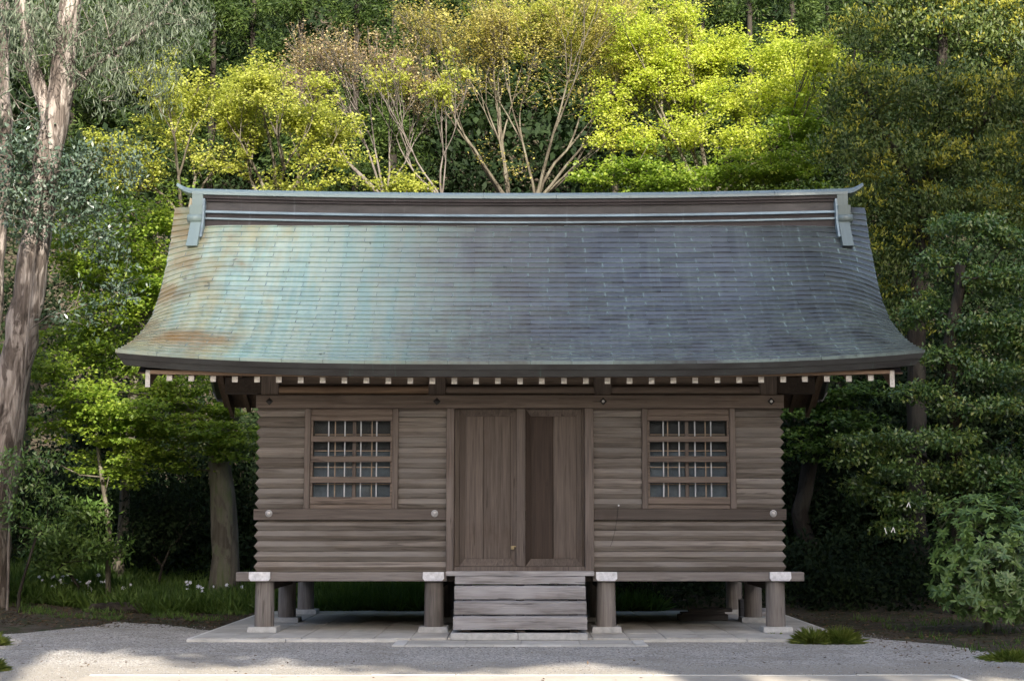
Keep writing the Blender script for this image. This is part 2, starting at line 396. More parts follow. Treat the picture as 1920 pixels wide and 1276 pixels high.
# apron in front of the steps
ap = MB().box(-1.52, 1.52, -1.85, -1.215, -.3, -.06).build('apron', M['pad_stone']); tag(ap, kind='structure')
for a, b_ in ((-1.52, -.72), (-.72, .02), (.02, .8), (.8, 1.52)):
    child(MB().box(a+.003, b_-.003, -1.85, -1.13, -.07, -.028 + r.uniform(-.002, .002), .005).build('slab', M['slab']), ap)
for a, b_ in ((-1.52, -.35), (-.35, .55), (.55, 1.52)):
    child(MB().box(a+.004, b_-.004, -1.935, -1.855, -.2, -.036, .006).build('kerb_stone', M['kerb']), ap)
for s in (-1, 1):
    child(MB().prism([(s*1.525, -1.13, -.2), (s*1.675, -1.13, -.2), (s*1.69, -1.935, -.2), (s*1.525, -1.935, -.2)],
                     [(s*1.525, -1.13, -.026), (s*1.675, -1.13, -.026), (s*1.69, -1.935, -.034), (s*1.525, -1.935, -.034)]).build('kerb_stone', M['kerb']), ap)

# ------------------------------------------------------------------ the storehouse
SH = empty('storehouse', (0, 2.2, 0))
tag(SH, 'weathered timber storehouse on short posts with a curved copper shingle roof', 'storehouse')
def part(mb, name, mat, parent=None, smooth=False):
    return mb.build(name, M[mat], parent or SH, smooth)
HW, DEPTH = 3.87, 4.46                       # half width of the log walls (tips), their depth
TIP, VAL, BACK = 0.0, .050, .18
ROW = .149
def log_prof(zc, h=ROW/2 - .003): return [(TIP, zc), (VAL, zc - h), (BACK, zc - h), (BACK, zc + h), (VAL, zc + h)]
def front_log(x0, x1, zc, m0=False, m1=False, name='wall_log', back=False):
    jz = r.uniform(-.0015, .0015); jy = r.uniform(0, .004)
    A = []; B = []
    for (y, z) in log_prof(zc + jz):
        yy = y + (jy if y == TIP else 0)
        xa = x0 + (yy if m0 else 0); xb = x1 - (yy if m1 else 0)
        Y = DEPTH - yy if back else yy
        A.append((xa, Y, z)); B.append((xb, Y, z))
    return part(MB().prism(A, B), name, 'log_wood')
def side_log(s, zc):
    A = []; B = []
    for (y, z) in log_prof(zc): A.append((s*(HW - y), y, z)); B.append((s*(HW - y), DEPTH - y, z))
    return part(MB().prism(A, B), 'wall_log', 'side_wood')
Z0 = .858; ZM0, ZM1 = .858 + 5*ROW, .858 + 5*ROW + .165
lower = [Z0 + ROW*(k+.5) for k in range(5)]; upper = [ZM1 + ROW*(k+.5) for k in range(10)]
DJ = 1.075                                   # outer face of the door jambs
WX = [(-3.16, -3.075), (-1.865, -1.78)]      # window posts
for z in lower:
    front_log(-HW, -DJ, z, True, False); front_log(DJ, HW, z, False, True)
for z in upper:
    front_log(-HW, -3.16, z, True, False); front_log(-1.78, -DJ, z)
    front_log(DJ, 1.78, z); front_log(3.16, HW, z, False, True)
for z in lower + upper:
    side_log(-1, z); side_log(1, z); front_log(-HW, HW, z, True, True, back=True)
# rails round the walls
def rail(z0, z1, name, mat, out, segs):
    for a, b_ in segs: part(MB().box(a, b_, -out, .16, z0, z1, .006), name, mat)
rail(ZM0 + .002, ZM1 - .002, 'middle_rail', 'rail_wood', .018, [(-HW-.012, -DJ-.002), (DJ+.002, HW+.012)])
HB0, HB1 = 3.235, 3.425
part(MB().box(-HW+.0, HW, -.075, .17, HB0, HB1, .006), 'head_beam', 'beam_wood')
for s in (-1, 1):
    a, b_ = sorted((s*(HW+.018), s*(HW-.16)))
    part(MB().box(a, b_, .172, DEPTH - .172, ZM0+.002, ZM1-.002, .006), 'middle_rail', 'side_wood')
    a, b_ = sorted((s*(HW-.002), s*(HW-.2)))
    part(MB().box(a, b_, .172, DEPTH - .172, HB0, HB1, .006), 'head_beam', 'side_wood')
part(MB().box(-HW, HW, DEPTH-.17, DEPTH+.06, HB0, HB1, .006), 'head_beam', 'beam_wood')
# nail covers: black diamonds on the head beam, pale round caps on the middle rail
for px in (505, 819, 1131, 1446):
    X, _, Z = P(px, 752, -.08); d = .056
    o = part(MB().add([(X-d,-.076,Z),(X,-.076,Z-d),(X+d,-.076,Z),(X,-.076,Z+d),(X,-.098,Z)], [(0,1,4),(1,2,4),(2,3,4),(3,0,4),(3,2,1,0)]), 'nail_cover', 'iron')
    if px > 1000:
        a = [(X + .02*math.cos(q_), -.094, Z + .02*math.sin(q_)) for q_ in np.linspace(0, 2*math.pi, 13)[:-1]]
        b_ = [(x_, -.104, z_) for x_, _, z_ in a]; part(MB().prism(a, b_), 'stud', 'zinc', o)
for px in (504, 815, 1450):
    X, _, Z = P(px, 962, -.02); n = 20; rings = []
    for rr, yy in ((.051, -.017), (.051, -.030), (.040, -.036), (.034, -.026), (.028, -.026), (.024, -.044), (.010, -.048)):
        rings.append([(X + rr*math.cos(2*math.pi*i/n), yy, Z + rr*math.sin(2*math.pi*i/n)) for i in range(n)])
    part(MB().sweep(rings), 'round_nail_cover', 'zinc')
X, _, Z = P(1160, 947, -.02)
o = part(MB().box(X-.012, X+.012, -.035, -.0, Z-.012, Z+.012, .004), 'wire_hook', 'plaster_end')
pts = [P(1159, 950, -.03), P(1157, 972, -.028), P(1153, 995, -.012), P(1147, 1018, -.012), P(1144, 1024, -.012)]
mb = MB(); mb.sweep([[(x_-.003, y_, z_), (x_+.003, y_, z_), (x_, y_-.005, z_)] for x_, y_, z_ in pts]); part(mb, 'hanging_wire', 'iron', o)

# sill, posts, pads, cross beams with white painted ends
part(MB().box(-4.11, -DJ+.02, -.075, .2, .727, .856, .008), 'sill_beam', 'sill_wood')
part(MB().box(DJ-.02, 4.11, -.075, .2, .727, .856, .008), 'sill_beam', 'sill_wood')
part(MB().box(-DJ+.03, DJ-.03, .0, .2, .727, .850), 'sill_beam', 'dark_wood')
for s in (-1, 1):
    a, b_ = sorted((s*3.86, s*3.66)); part(MB().box(a, b_, .21, DEPTH - .21, .735, .85, .008), 'sill_beam', 'side_wood')
part(MB().box(-4.11, 4.11, DEPTH-.2, DEPTH+.075, .727, .856, .008), 'sill_beam', 'sill_wood')
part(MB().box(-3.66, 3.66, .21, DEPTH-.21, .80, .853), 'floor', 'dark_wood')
for X in (-3.71, -1.25, 1.25, 3.71):
    for j, Y in enumerate((.08, 2.23, 4.38)):
        mb = MB()
        mb.cyl((X, Y), .143, .136, .075, .725, 28)
        part(mb, 'post', 'post_wood')
        mb = MB(); hw_ = .205; n = [(-1,-1),(1,-1),(1,1),(-1,1)]
        mb.prism([(X+a*(hw_+.008), Y+b_*(hw_+.008), .0035) for a, b_ in n], [(X+a*hw_, Y+b_*hw_, .078) for a, b_ in n])
        part(mb, 'pad_stone', 'pad_stone')
    cxo = X + (-.05 if X < -3 else .05 if X > 3 else 0)
    prof = [(-.15, .862), (-.155, .77), (-.125, .735), (.125, .735), (.155, .77), (.15, .862)]
    cb = part(MB().prism([(cxo+a, -.13, z) for a, z in prof], [(cxo+a, -.0755, z) for a, z in prof]), 'cross_beam_end', 'plaster_end')
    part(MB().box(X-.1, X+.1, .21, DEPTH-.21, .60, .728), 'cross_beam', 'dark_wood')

# steps: four thick weathered boards and their base stones
def pxbox(px0, px1, py0, py1, Y):
    a = P(px0, py1, Y); b_ = P(px1, py0, Y); return a[0], b_[0], a[2], b_[2]
for (a, b_, t0, t1, Y) in ((853, 1097, 1079.5, 1097, -.30), (852, 1098, 1098.2, 1125.6, -.58), (851, 1099.5, 1126.8, 1154.0, -.86), (849.5, 1101, 1155.3, 1182.5, -1.12)):
    x0, x1, z0, z1 = pxbox(a, b_, t0, t1, Y)
    mb = MB(); k = 14; rings = []
    for i in range(k+1):
        xx = x0 + (x1-x0)*i/k; e = r.uniform(-.005, .003); e2 = r.uniform(-.002, .004); f_ = r.uniform(-.004, .004)
        rings.append([(xx, Y+f_, z0+.022+e2), (xx, Y+.012+f_, z0+e2+.018), (xx, -.02, z0+.018), (xx, -.02, z1+e-.004), (xx, Y+.02, z1+e), (xx, Y+f_, z1-.014+e)])
    st_ = part(mb.sweep(rings), 'step', 'step_wood')
    for bx0 in (x0+.12, (x0+x1)/2-.06, x1-.24): part(MB().box(bx0, bx0+.12, Y+.05, -.03, z0-.016, z0+.0165), 'batten', 'dark_wood', st_)
for a, b_ in ((-.95, -.03), (-.025, .925)):
    part(MB().box(a, b_, -1.18, -.5, -.026, .068, .008), 'step_stone', 'pad_stone')
x0, x1, z0, z1 = pxbox(836, 1114, 1070.5, 1079, -.2)
part(MB().box(x0, x1, -.2, .05, z0, z1, .006), 'threshold', 'step_wood')

# ---- doorway
def Xp(px): return (px - CX) / 127.55
part(MB().box(-DJ, -.962, -.06, .17, .862, HB0-.002, .006), 'door_jamb', 'frame_wood')
part(MB().box(.945, DJ, -.06, .17, .862, HB0-.002, .006), 'door_jamb', 'frame_wood')
part(MB().box(-.958, .941, -.04, .16, .862, .935, .006), 'door_sill', 'frame_wood')
part(MB().box(-.055, .078, -.035, .15, .937, HB0-.004, .008), 'door_mullion', 'frame_wood')
part(MB().box(-.958, -.885, .03, .16, .937, HB0-.004, .004), 'inner_jamb', 'door_wood')
part(MB().box(.905, .941, .03, .16, .937, HB0-.004, .004), 'inner_jamb', 'door_wood')
def door(x0, x1, split, dark):
    z0, z1 = .94, 3.225; b1 = .075; bz = .105
    ya, yb_ = .012, .075
    leaf = part(MB().box(x0, x1, .085, .13, z0, z1), 'door', 'door_wood')
    ox = [(x0, z0), (x1, z0), (x1, z1), (x0, z1)]; ix = [(x0+b1, z0+bz), (x1-b1, z0+bz), (x1-b1, z1-bz), (x0+b1, z1-bz)]
    for k in range(4):
        k2 = (k+1) % 4
        A = [(*[ox[k][0]], ya, ox[k][1]), (ix[k][0], yb_-.02, ix[k][1]), (ix[k][0], .084, ix[k][1]), (ox[k][0], .084, ox[k][1])]
        B = [(*[ox[k2][0]], ya, ox[k2][1]), (ix[k2][0], yb_-.02, ix[k2][1]), (ix[k2][0], .084, ix[k2][1]), (ox[k2][0], .084, ox[k2][1])]
        part(MB().prism(A, B), 'door_rail' if k % 2 == 0 else 'door_stile', 'dark_door_wood' if dark and k == 3 else 'door_wood', leaf)  # left stile of the dark leaf carries its shadow as colour
    for i, (a, b_) in enumerate(((x0+b1, split), (split, x1-b1))):
        dk = dark and i == 0
        part(MB().box(a+.002, b_-.004, .062 + (.012 if dk else 0) + (0 if not dark else -.012*i), .0845, z0+bz+.002, z1-bz-.002, .003), 'board', 'dark_door_wood' if dk else 'door_wood', leaf)
    return leaf
d1 = door(-.88, -.058, -.535, False); d2 = door(.082, .90, .49, True)
X, _, Z = P(961, 1026, .0)
lt = part(MB().box(X-.026, X+.026, -.004, .03, Z-.026, Z+.026, .004).box(X, X+.07, -.012, -.003, Z+.008, Z+.028, .003), 'latch', 'brass', d1)

# ---- windows
def window(sgn):
    xa, xb = (-3.16, -1.78) if sgn < 0 else (1.78, 3.16)
    part(MB().box(xa+.002, xa+.088, -.022, .17, ZM1, HB0-.002, .006), 'window_post', 'frame_wood')
    part(MB().box(xb-.088, xb-.002, -.022, .17, ZM1, HB0-.002, .006), 'window_post', 'frame_wood')
    a, b_ = xa+.09, xb-.09
    zt = P(0, 788, 0)[2]; zb = P(0, 931, 0)[2]
    fr = part(MB().box(a, b_, .0, .17, zt, zt+.07, .005).box(a, b_, .012, .17, zt+.072, HB0-.003, .005).box(a, b_, -.006, .17, zb-.105, zb, .005).box(a, b_, .012, .17, ZM1+.001, zb-.107, .004)
              .box(a, a+.032, .02, .17, zb, zt).box(b_-.032, b_, .02, .17, zb, zt), 'window', 'beam_wood')
    for p0, p1 in ((817, 827.5), (854.5, 865.5), (893, 904.5)):
        part(MB().box(a+.002, b_-.002, .002, .06, P(0, p1, 0)[2], P(0, p0, 0)[2], .005), 'window_bar', 'beam_wood', fr)
    bars = (616, 646.5, 676.6, 706.2) if sgn < 0 else (1243.7, 1273.3, 1303, 1333)
    for q_ in bars:
        xx = Xp(q_); part(MB().box(xx-.009, xx+.009, .066, .082, zb+.002, zt-.002, .003), 'guard_bar', 'metal_bar', fr)
    mun, st = ((628, 697), 664) if sgn < 0 else ((1252.5, 1323), 1288)
    for q_ in mun:
        xx = Xp(q_); part(MB().box(xx-.008, xx+.008, .092, .112, zb+.002, zt-.002), 'muntin', 'muntin', fr)
    xx = Xp(st); part(MB().box(xx-.026, xx+.026, .088, .114, zb+.002, zt-.002, .004), 'sash_stile', 'frame_wood', fr)
    for q_ in (813.5, 844, 875, 907):
        z_ = P(0, q_, 0)[2]
        for u0, u1 in ((a+.045, xx-.028), (xx+.028, b_-.045)): part(MB().box(u0, u1, .094, .11, z_-.006, z_+.006), 'muntin', 'muntin', fr)
    for u0, u1 in ((a+.033, xx-.027), (xx+.027, b_-.033)):
        part(MB().box(u0, u1, .116, .120, zb+.002, zt-.002), 'pane', 'glass', fr)
        zm = P(0, 846, 0)[2]; part(MB().box(u0, u1, .150, .156, zb+.002, zm), 'reflection_panel', 'reflection_panel', fr)  # bluish panel standing in for reflections in the lower glass
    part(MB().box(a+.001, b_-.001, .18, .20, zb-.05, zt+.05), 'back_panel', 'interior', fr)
window(-1); window(1)

# ---- frieze below the eaves
part(MB().box(-HW+.12, HW-.12, .10, .15, HB1+.002, 4.12), 'frieze_board', 'beam_wood')
part(MB().box(-HW+.12, HW-.12, DEPTH-.15, DEPTH-.10, HB1+.002, 4.12), 'frieze_board', 'beam_wood')
n = 18
def purlin(x0, x1, Y, zc, rad):
    rings = [[(x_, Y + rad*math.cos(2*math.pi*i/n), zc + rad*math.sin(2*math.pi*i/n)) for i in range(n)] for x_ in (x0, x1)]
    return part(MB().sweep(rings), 'round_purlin', 'eave_wood' if x0 < -1.5 else 'beam_wood', smooth=False)
fp = [P(q_, 720, .0)[0] for q_ in (507, 820, 1130, 1440)]
for a, b_ in zip(fp[:-1], fp[1:]): purlin(a+.13, b_-.13, .03, HB1 + .075, .066)
for X in fp: part(MB().box(X-.128, X+.128, -.05, .098, HB1+.001, 3.98, .01), 'strut', 'frame_wood')
for s in (-1, 1):
    a, b_ = sorted((s*(fp[3]+.13), s*4.34)); part(MB().box(a, b_, -.02, .16, 3.45, 3.69, .008), 'purlin_end', 'dark_wood')
    a, b_ = sorted((s*(fp[3]+.13), s*4.34)); part(MB().box(a, b_, DEPTH-.16, DEPTH+.02, 3.45, 3.69, .008), 'purlin_end', 'dark_wood')

# ---- roof
YE, YR = -1.2, 2.23; QM = YR - YE; RW = 5.66
def prof(q_): return 3.78 + .46*q_ + .116*q_*q_
def roof_z(x, q_):
    u = abs(x)/RW
    up = .165*u**3.3*max(0, 1-q_/3.4)**1.2
    a = max(0.0, (abs(x)-4.55)/1.05)
    A = .22*min(1, q_/1.6)*(1 - .85*max(0, (q_-2.2)/1.2))
    return prof(q_) + up - A*a**2.3
def roof_pt(x, q_, lift=0.0, back=False):
    e = .02; g = (prof(q_+e)-prof(q_-e))/(2*e); L = math.hypot(1, g)
    Y = YE + q_ - g/L*lift; z = roof_z(x, q_) + lift/L
    x = x*(1 - .019*math.sin(math.pi*min(1, q_/3.4))*(abs(x)/RW)**4)
    return (x, (2*YR - Y) if back else Y, z)
qs = np.linspace(0, QM, 15); xr = np.concatenate([np.linspace(-RW, -4.5, 10), np.linspace(-4, 4, 9), np.linspace(4.5, RW, 10)])
def roof_sheet(name, lift, mat, back, x_in=0.0):
    mb = MB(); k = len(xr); vs_ = []; fs_ = []
    for q_ in qs:
        for x_ in xr: vs_.append(roof_pt(x_*(1-x_in/RW), q_, lift, back))
    for j in range(len(qs)-1):
        for i in range(k-1): fs_.append((j*k+i, j*k+i+1, (j+1)*k+i+1, (j+1)*k+i))
    return mb.add(vs_, fs_)
roof = part(roof_sheet('r', -.03, '', False), 'roof', 'fascia', smooth=True)
ra = roof.data.attributes.new('rnd', 'FLOAT', 'POINT')
bk = part(roof_sheet('r', -.002, '', True), 'back_roof_slope', 'ridge_copper', roof, smooth=True)
# shingles on the front slope
qt = np.linspace(0, QM-.02, 400); ln = np.concatenate([[0], np.cumsum([math.hypot(qt[i+1]-qt[i], prof(qt[i+1])-prof(qt[i])) for i in range(399)])])
NR = 34; ex = ln[-1]/NR; SW = .58
rows_q = np.interp(np.linspace(0, ln[-1], NR+1), ln, qt)
tiles = []
for j in range(NR):
    q0, q1 = rows_q[j], rows_q[j+1]
    off = (j % 2)*SW/2 + random.uniform(-.02, .02); x = -RW - off
    while x < RW:
        a, b_ = max(x, -RW), min(x+SW, RW)
        if b_-a > .05: tiles.append((j, q0, q1, a + .0022, b_ - .0022))
        x += SW
def tile_geo(tl, k):
    j, q0, q1, a, b_ = tl; rr = random.Random(k*13+5)
    edge = max(abs(a), abs(b_)) > 4.4; ns = 4 if edge else 1
    l0 = .028 + rr.uniform(-.006, .008); l1 = .028 + rr.uniform(-.006, .008); top = min(QM, q1 + .3*(q1-q0))
    v = []; f = []; uv = []
    for i in range(ns+1):
        x_ = a + (b_-a)*i/ns; lf = l0 + (l1-l0)*i/ns
        v += [roof_pt(x_, q0, -.02), roof_pt(x_, q0, lf), roof_pt(x_, q0+.55*(q1-q0), lf*.55), roof_pt(x_, top, .001)]
        u_ = (b_-a)*i/ns; uv += [(u_, 0), (u_, .003), (u_, .06), (u_, .12)]
    for i in range(ns):
        o = i*4
        for c_ in range(3): f.append((o+c_, o+4+c_, o+5+c_, o+1+c_))
    return v, f, uv, rr.random()
def tile_mesh(name, items):
    V = []; Fc = []; UV = []; RN = []
    for k, tl in items:
        v, f, uv, rn = tile_geo(tl, k); o = len(V); V += v; UV += uv; RN += [rn]*len(v); Fc += [tuple(i+o for i in ff) for ff in f]
    me = bpy.data.meshes.new(name); me.from_pydata(V, [], Fc); me.update()
    ul = me.uv_layers.new(name='tile'); vi = np.empty(len(me.loops), np.int32); me.loops.foreach_get('vertex_index', vi)
    ul.data.foreach_set('uv', np.array(UV, np.float32)[vi].ravel())
    at = me.attributes.new('rnd', 'FLOAT', 'POINT'); at.data.foreach_set('value', np.array(RN, np.float32))
    return me, np.array(V)
def tile_area(tl):
    j, q0, q1, a, b_ = tl; m_ = (a+b_)/2
    p0 = PX(roof_pt(m_, q0)); p1 = PX(roof_pt(m_, q1)); pa = PX(roof_pt(a, q0)); pb = PX(roof_pt(b_, q0))
    return abs(p0[1]-p1[1]) * abs(pa[0]-pb[0])
order = sorted(range(len(tiles)), key=lambda k: -tile_area(tiles[k]))
for k in order[:300]:
    me, V = tile_mesh('shingle', [(k, tiles[k])]); o = link('shingle', me, M['copper'], roof); recentre(o, me, V.mean(0))
me, V = tile_mesh('shingles', [(k, tiles[k]) for k in order[300:]])
o = link('shingles', me, M['copper'], roof); o['kind'] = 'stuff'
# eave fascia: two courses of dark copper, front and back, and the verge faces
def eave_course(z0, z1, y0, y1, tx0, tx1, back=False):
    rings = []
    for x_ in np.linspace(-1, 1, 41):
        zz = roof_z(x_*RW, 0); Yt, Yb = YE+y0, YE+y1
        pts_ = [(x_*(RW-tx0), Yt, zz+z0), (x_*(RW-tx1), Yb, zz+z1), (x_*(RW-tx1), Yb+.10, zz+z1), (x_*(RW-tx0), Yt+.10, zz+z0)]
        rings.append([(a, 2*YR-b_, c_) if back else (a, b_, c_) for a, b_, c_ in pts_])
    return MB().sweep(rings)
for bk_ in (False, True):
    part(eave_course(-.004, -.095, .004, .034, .004, .05, bk_), 'eave_fascia', 'fascia', roof)
    part(eave_course(-.097, -.185, .046, .078, .06, .115, bk_), 'eave_fascia', 'fascia', roof)
for s in (-1, 1):
    for bk_ in (False, True):
        rings = []
        for q_ in np.linspace(.1, QM, 16):
            top = roof_pt(s*RW, q_, -.002, bk_); d = .185
            rings.append([(top[0]-s*.003, top[1], top[2]), (top[0]-s*.09, top[1], top[2]-d), (top[0]-s*.2, top[1], top[2]-d), (top[0]-s*.1, top[1], top[2])])
        part(MB().sweep(rings), 'verge_fascia', 'fascia', roof)
    # bargeboards with white painted feet
    for bk_ in (False, True):
        rings = []
        for q_ in np.linspace(.24, QM, 14):
            z_ = 3.70 + (roof_z(s*5.0, q_) - roof_z(s*5.0, .24))*.93; Y = YE + q_ if not bk_ else 2*YR - YE - q_
            rings.append([(s*5.215, Y, z_), (s*5.275, Y, z_), (s*5.275, Y, z_-.235), (s*5.215, Y, z_-.235)])
        bb = part(MB().sweep(rings), 'bargeboard', 'rafter_wood', roof)
        Y = YE + .24; zc = 3.70
        yy = (Y-.012, Y-.002) if not bk_ else (2*YR-Y+.002, 2*YR-Y+.012)
        part(MB().box(min(s*5.212, s*5.278), max(s*5.212, s*5.278), *yy, zc-.238, zc+.002), 'painted_end', 'white_paint', bb)
# underside boarding
def soffit_z(x, Y): return 3.598 + .55*(Y + .95) + .05*(abs(x)/5.25)**2.5
for bk_ in (False, True):
    rings = []
    for x_ in np.linspace(-5.4, 5.4, 23):
        a = [(x_, -.955, soffit_z(x_, -.955)), (x_, YR, soffit_z(x_, YR)), (x_, YR, soffit_z(x_, YR)+.02), (x_, -.955, soffit_z(x_, -.955)+.02)]
        rings.append([(b0, 2*YR-b1, b2) if bk_ else (b0, b1, b2) for b0, b1, b2 in a])
    part(MB().sweep(rings), 'soffit', 'rafter_wood', roof)
rings = []
for x_ in np.linspace(-5.2, 5.2, 31):
    z_ = 3.60 + .05*(abs(x_)/5.25)**2.5; rings.append([(x_, -1.03, z_+.05), (x_, -.955, z_+.05), (x_, -.955, z_), (x_, -1.03, z_)])
part(MB().sweep(rings), 'eave_board', 'eave_wood', roof)
for k in range(-16, 17):
    X = k*.309; w_ = .037; h = .082
    for bk_ in (False, True):
        if bk_ and k % 2: continue
        y0, y1 = -.95, YR - .03; fl = lambda p_: [(a, 2*YR-b_, c_) for a, b_, c_ in p_] if bk_ else p_
        za, zb_ = soffit_z(X, y0) - .004, soffit_z(X, y1) - .004
        A = fl([(X-w_, y0, za), (X+w_, y0, za), (X+w_, y0, za-h), (X-w_, y0, za-h)]); B = fl([(X-w_, y1, zb_), (X+w_, y1, zb_), (X+w_, y1, zb_-h), (X-w_, y1, zb_-h)])
        rf = part(MB().prism(A, B), 'rafter', 'rafter_wood', roof)
        if not bk_:
            j1, j2 = r.uniform(-.003, .003), r.uniform(-.004, .004)
            part(MB().box(X-w_-.002+j1, X+w_+.002+j1, y0-.010, y0-.001, za-h-.003+j2, za-.004), 'painted_end', 'white_paint', rf)
# gable walls
for s in (-1, 1):
    a, b_ = s*3.80, s*3.74
    pf = [(.05, HB1), (DEPTH-.05, HB1), (DEPTH-.05, soffit_z(0, .05)-.09), (YR, soffit_z(0, YR)-.09), (.05, soffit_z(0, .05)-.09)]
    part(MB().prism([(a, y_, z_) for y_, z_ in pf], [(b_, y_, z_) for y_, z_ in pf]), 'gable_wall', 'dark_wood')
    part(MB().box(min(s*3.81, s*5.2), max(s*3.81, s*5.2), YR-.12, YR+.12, soffit_z(0, YR)-.35, soffit_z(0, YR)-.09), 'ridge_purlin', 'dark_wood')

# ---- box ridge
RZ = 6.285; RX = 5.12
def sag(x): return .075*(abs(x)/5.3)**2.0
def rcourse(name, z0, z1, hy, mat, hx=RX, taper=0.0):
    rings = []
    for x_ in np.linspace(-hx, hx, 25):
        rings.append([(x_, YR-hy, RZ+z0+sag(x_)), (x_, YR+hy, RZ+z0+sag(x_)), (x_, YR+hy-taper, RZ+z1+sag(x_)), (x_, YR-hy+taper, RZ+z1+sag(x_))])
    return part(MB().sweep(rings), name, mat, roof)
rcourse('ridge_course', -0.0678, 0.0701, .36, 'ridge_brown'); rcourse('ridge_ledge', 0.0723, 0.0994, .40, 'ledge')
rcourse('ridge_course', 0.1017, 0.1785, .33, 'ridge_brown'); rcourse('ridge_ledge', 0.1808, 0.2237, .385, 'ledge', taper=.03)
rcourse('ridge_course', 0.2260, 0.3785, .30, 'ridge_grey'); rcourse('ridge_course', 0.3808, 0.4204, .335, 'ridge_brown'); rcourse('ridge_course', 0.4226, 0.4723, .37, 'ridge_brown')
def cap_ring(x_, sc=1.0, dz=0.0, n=14):
    out = []
    for i in range(n+1):
        a = math.pi*i/n; out.append((x_, YR - .405*sc*math.cos(a), RZ + .475 + sag(x_) + dz + .15*sc*math.sin(a)**.8))
    return out
ed = np.linspace(-5.30, 5.30, 10)
for i in range(9):
    a, b_ = ed[i], ed[i+1]
    xs_ = [a+.001, a+.03, (a+b_)/2, b_-.002]
    part(MB().sweep([cap_ring(xs_[0], 1.02), cap_ring(xs_[1], 1.02), cap_ring(xs_[1]+.002, 1.0), cap_ring(xs_[2]), cap_ring(xs_[3])]), 'ridge_cap', 'ridge_copper', roof, smooth=False)
for s in (-1, 1):
    rings = []
    for tt in np.linspace(0, 1, 8):
        x_ = s*(5.303 + .30*tt); sc = .93*(1 - .45*tt); rings.append([(p_[0], p_[1], p_[2] + .02 + .15*tt**1.7) for p_ in cap_ring(x_, sc, 0)])
    part(MB().sweep(rings), 'ridge_horn', 'ridge_copper', roof)
    # end board: a stepped shape straddling the ridge, hanging over both slopes
    for fy in (-1, 1):
        def bx(z0, z1, h0, h1, x0, x1):
            a, b_ = sorted((s*x0, s*x1)); return MB().prism([(a, YR, RZ+z0), (a, YR+fy*h0, RZ+z0), (a, YR+fy*h1, RZ+z1), (a, YR, RZ+z1)], [(b_, YR, RZ+z0), (b_, YR+fy*h0, RZ+z0), (b_, YR+fy*h1, RZ+z1), (b_, YR, RZ+z1)])
        sg = sag(5.4)
        part(bx(.28+sg, .475+sg, .40, .40, 5.125, 5.30), 'ridge_end_board', 'ridge_copper', roof)
        part(bx(.12+sg, .28+sg, .46, .47, 5.125, 5.325), 'ridge_end_board', 'ridge_copper', roof)
        rr_ = [[(x_, YR+fy*(.44+.07*math.cos(a)), RZ+.075+sg-.015+.07*math.sin(a)) for a in np.linspace(0, 2*math.pi, 15)[:-1]] for x_ in (s*5.125, s*5.35)]
        part(MB().sweep(rr_), 'ridge_end_roll', 'ridge_copper', roof, smooth=True)
        part(bx(-.36, .09, .76, .47, 5.128, 5.30), 'ridge_end_leg', 'ridge_copper', roof)
        # pale rim on the inner side
        a, b_ = sorted((s*5.09, s*5.123))
        part(MB().prism([(a, YR+fy*.01, RZ-.1), (a, YR+fy*.62, RZ-.19), (a, YR+fy*.48, RZ+.06), (a, YR+fy*.415, RZ+.475), (a, YR+fy*.01, RZ+.475)],
                        [(b_, YR+fy*.01, RZ-.1), (b_, YR+fy*.62, RZ-.19), (b_, YR+fy*.48, RZ+.06), (b_, YR+fy*.415, RZ+.475), (b_, YR+fy*.01, RZ+.475)]), 'ridge_end_rim', 'ledge', roof)

# ------------------------------------------------------------------ foliage materials
def leafmat(name, cols, trans, tmix=.4, rough=.5, spec=.4, nscale=1.2):
    t = NT(name); g = t.n('NewGeometry'); rnd = g.outputs['Random Per Island']
    f = t.math('ADD', t.math('MULTIPLY', rnd, .32), t.math('MULTIPLY', t.noise(g.outputs['Position'], nscale, 4, .65), 1.15)); f = t.math('SUBTRACT', f, .16)
    c = t.ramp(f, [(.25 + .6*i/(len(cols)-1), q_) for i, q_ in enumerate(cols)])
    b = t.n('BsdfPrincipled'); t.l(c, b.inputs['Base Color']); b.inputs['Roughness'].default_value = rough; b.inputs['Specular IOR Level'].default_value = spec
    tr = t.n('BsdfTranslucent'); tc = t.mix(1.0, c, trans, 'MULTIPLY'); t.l(tc, tr.inputs['Color'])
    mx = t.n('MixShader'); mx.inputs[0].default_value = tmix
    t.l(b.outputs[0], mx.inputs[1]); t.l(tr.outputs[0], mx.inputs[2]); t.l(mx.outputs[0], t.out.inputs[0]); M[name] = t.m
leafmat('maple_yellow', [(.23, .27, .04), (.37, .40, .075), (.50, .50, .13)], (1.35, 1.35, .9), .45)
leafmat('maple_bright', [(.25, .34, .035), (.42, .48, .07), (.56, .57, .14)], (1.4, 1.4, .9), .46)
leafmat('maple_shade', [(.025, .055, .010), (.05, .10, .016), (.10, .16, .025)], (1.2, 1.3, .8), .3)  # darker green maple leaf, the shade is put into its colour
leafmat('maple_green', [(.075, .14, .013), (.16, .235, .026), (.30, .36, .05)], (1.4, 1.5, .9), .42)
leafmat('maple_orange', [(.25, .20, .085), (.36, .32, .09), (.43, .40, .10)], (1.2, 1.2, .8), .4)
leafmat('maple_pink', [(.26, .18, .12), (.33, .26, .15), (.38, .33, .13)], (1.2, 1.1, .8), .35)
leafmat('eucalypt_leaf', [(.055, .078, .045), (.10, .13, .08), (.17, .19, .13)], (1, 1.1, .8), .2, .5, .35)
leafmat('bluegum_leaf', [(.030, .055, .034), (.065, .10, .065), (.13, .17, .125)], (1, 1.1, .8), .2, .35, .6)
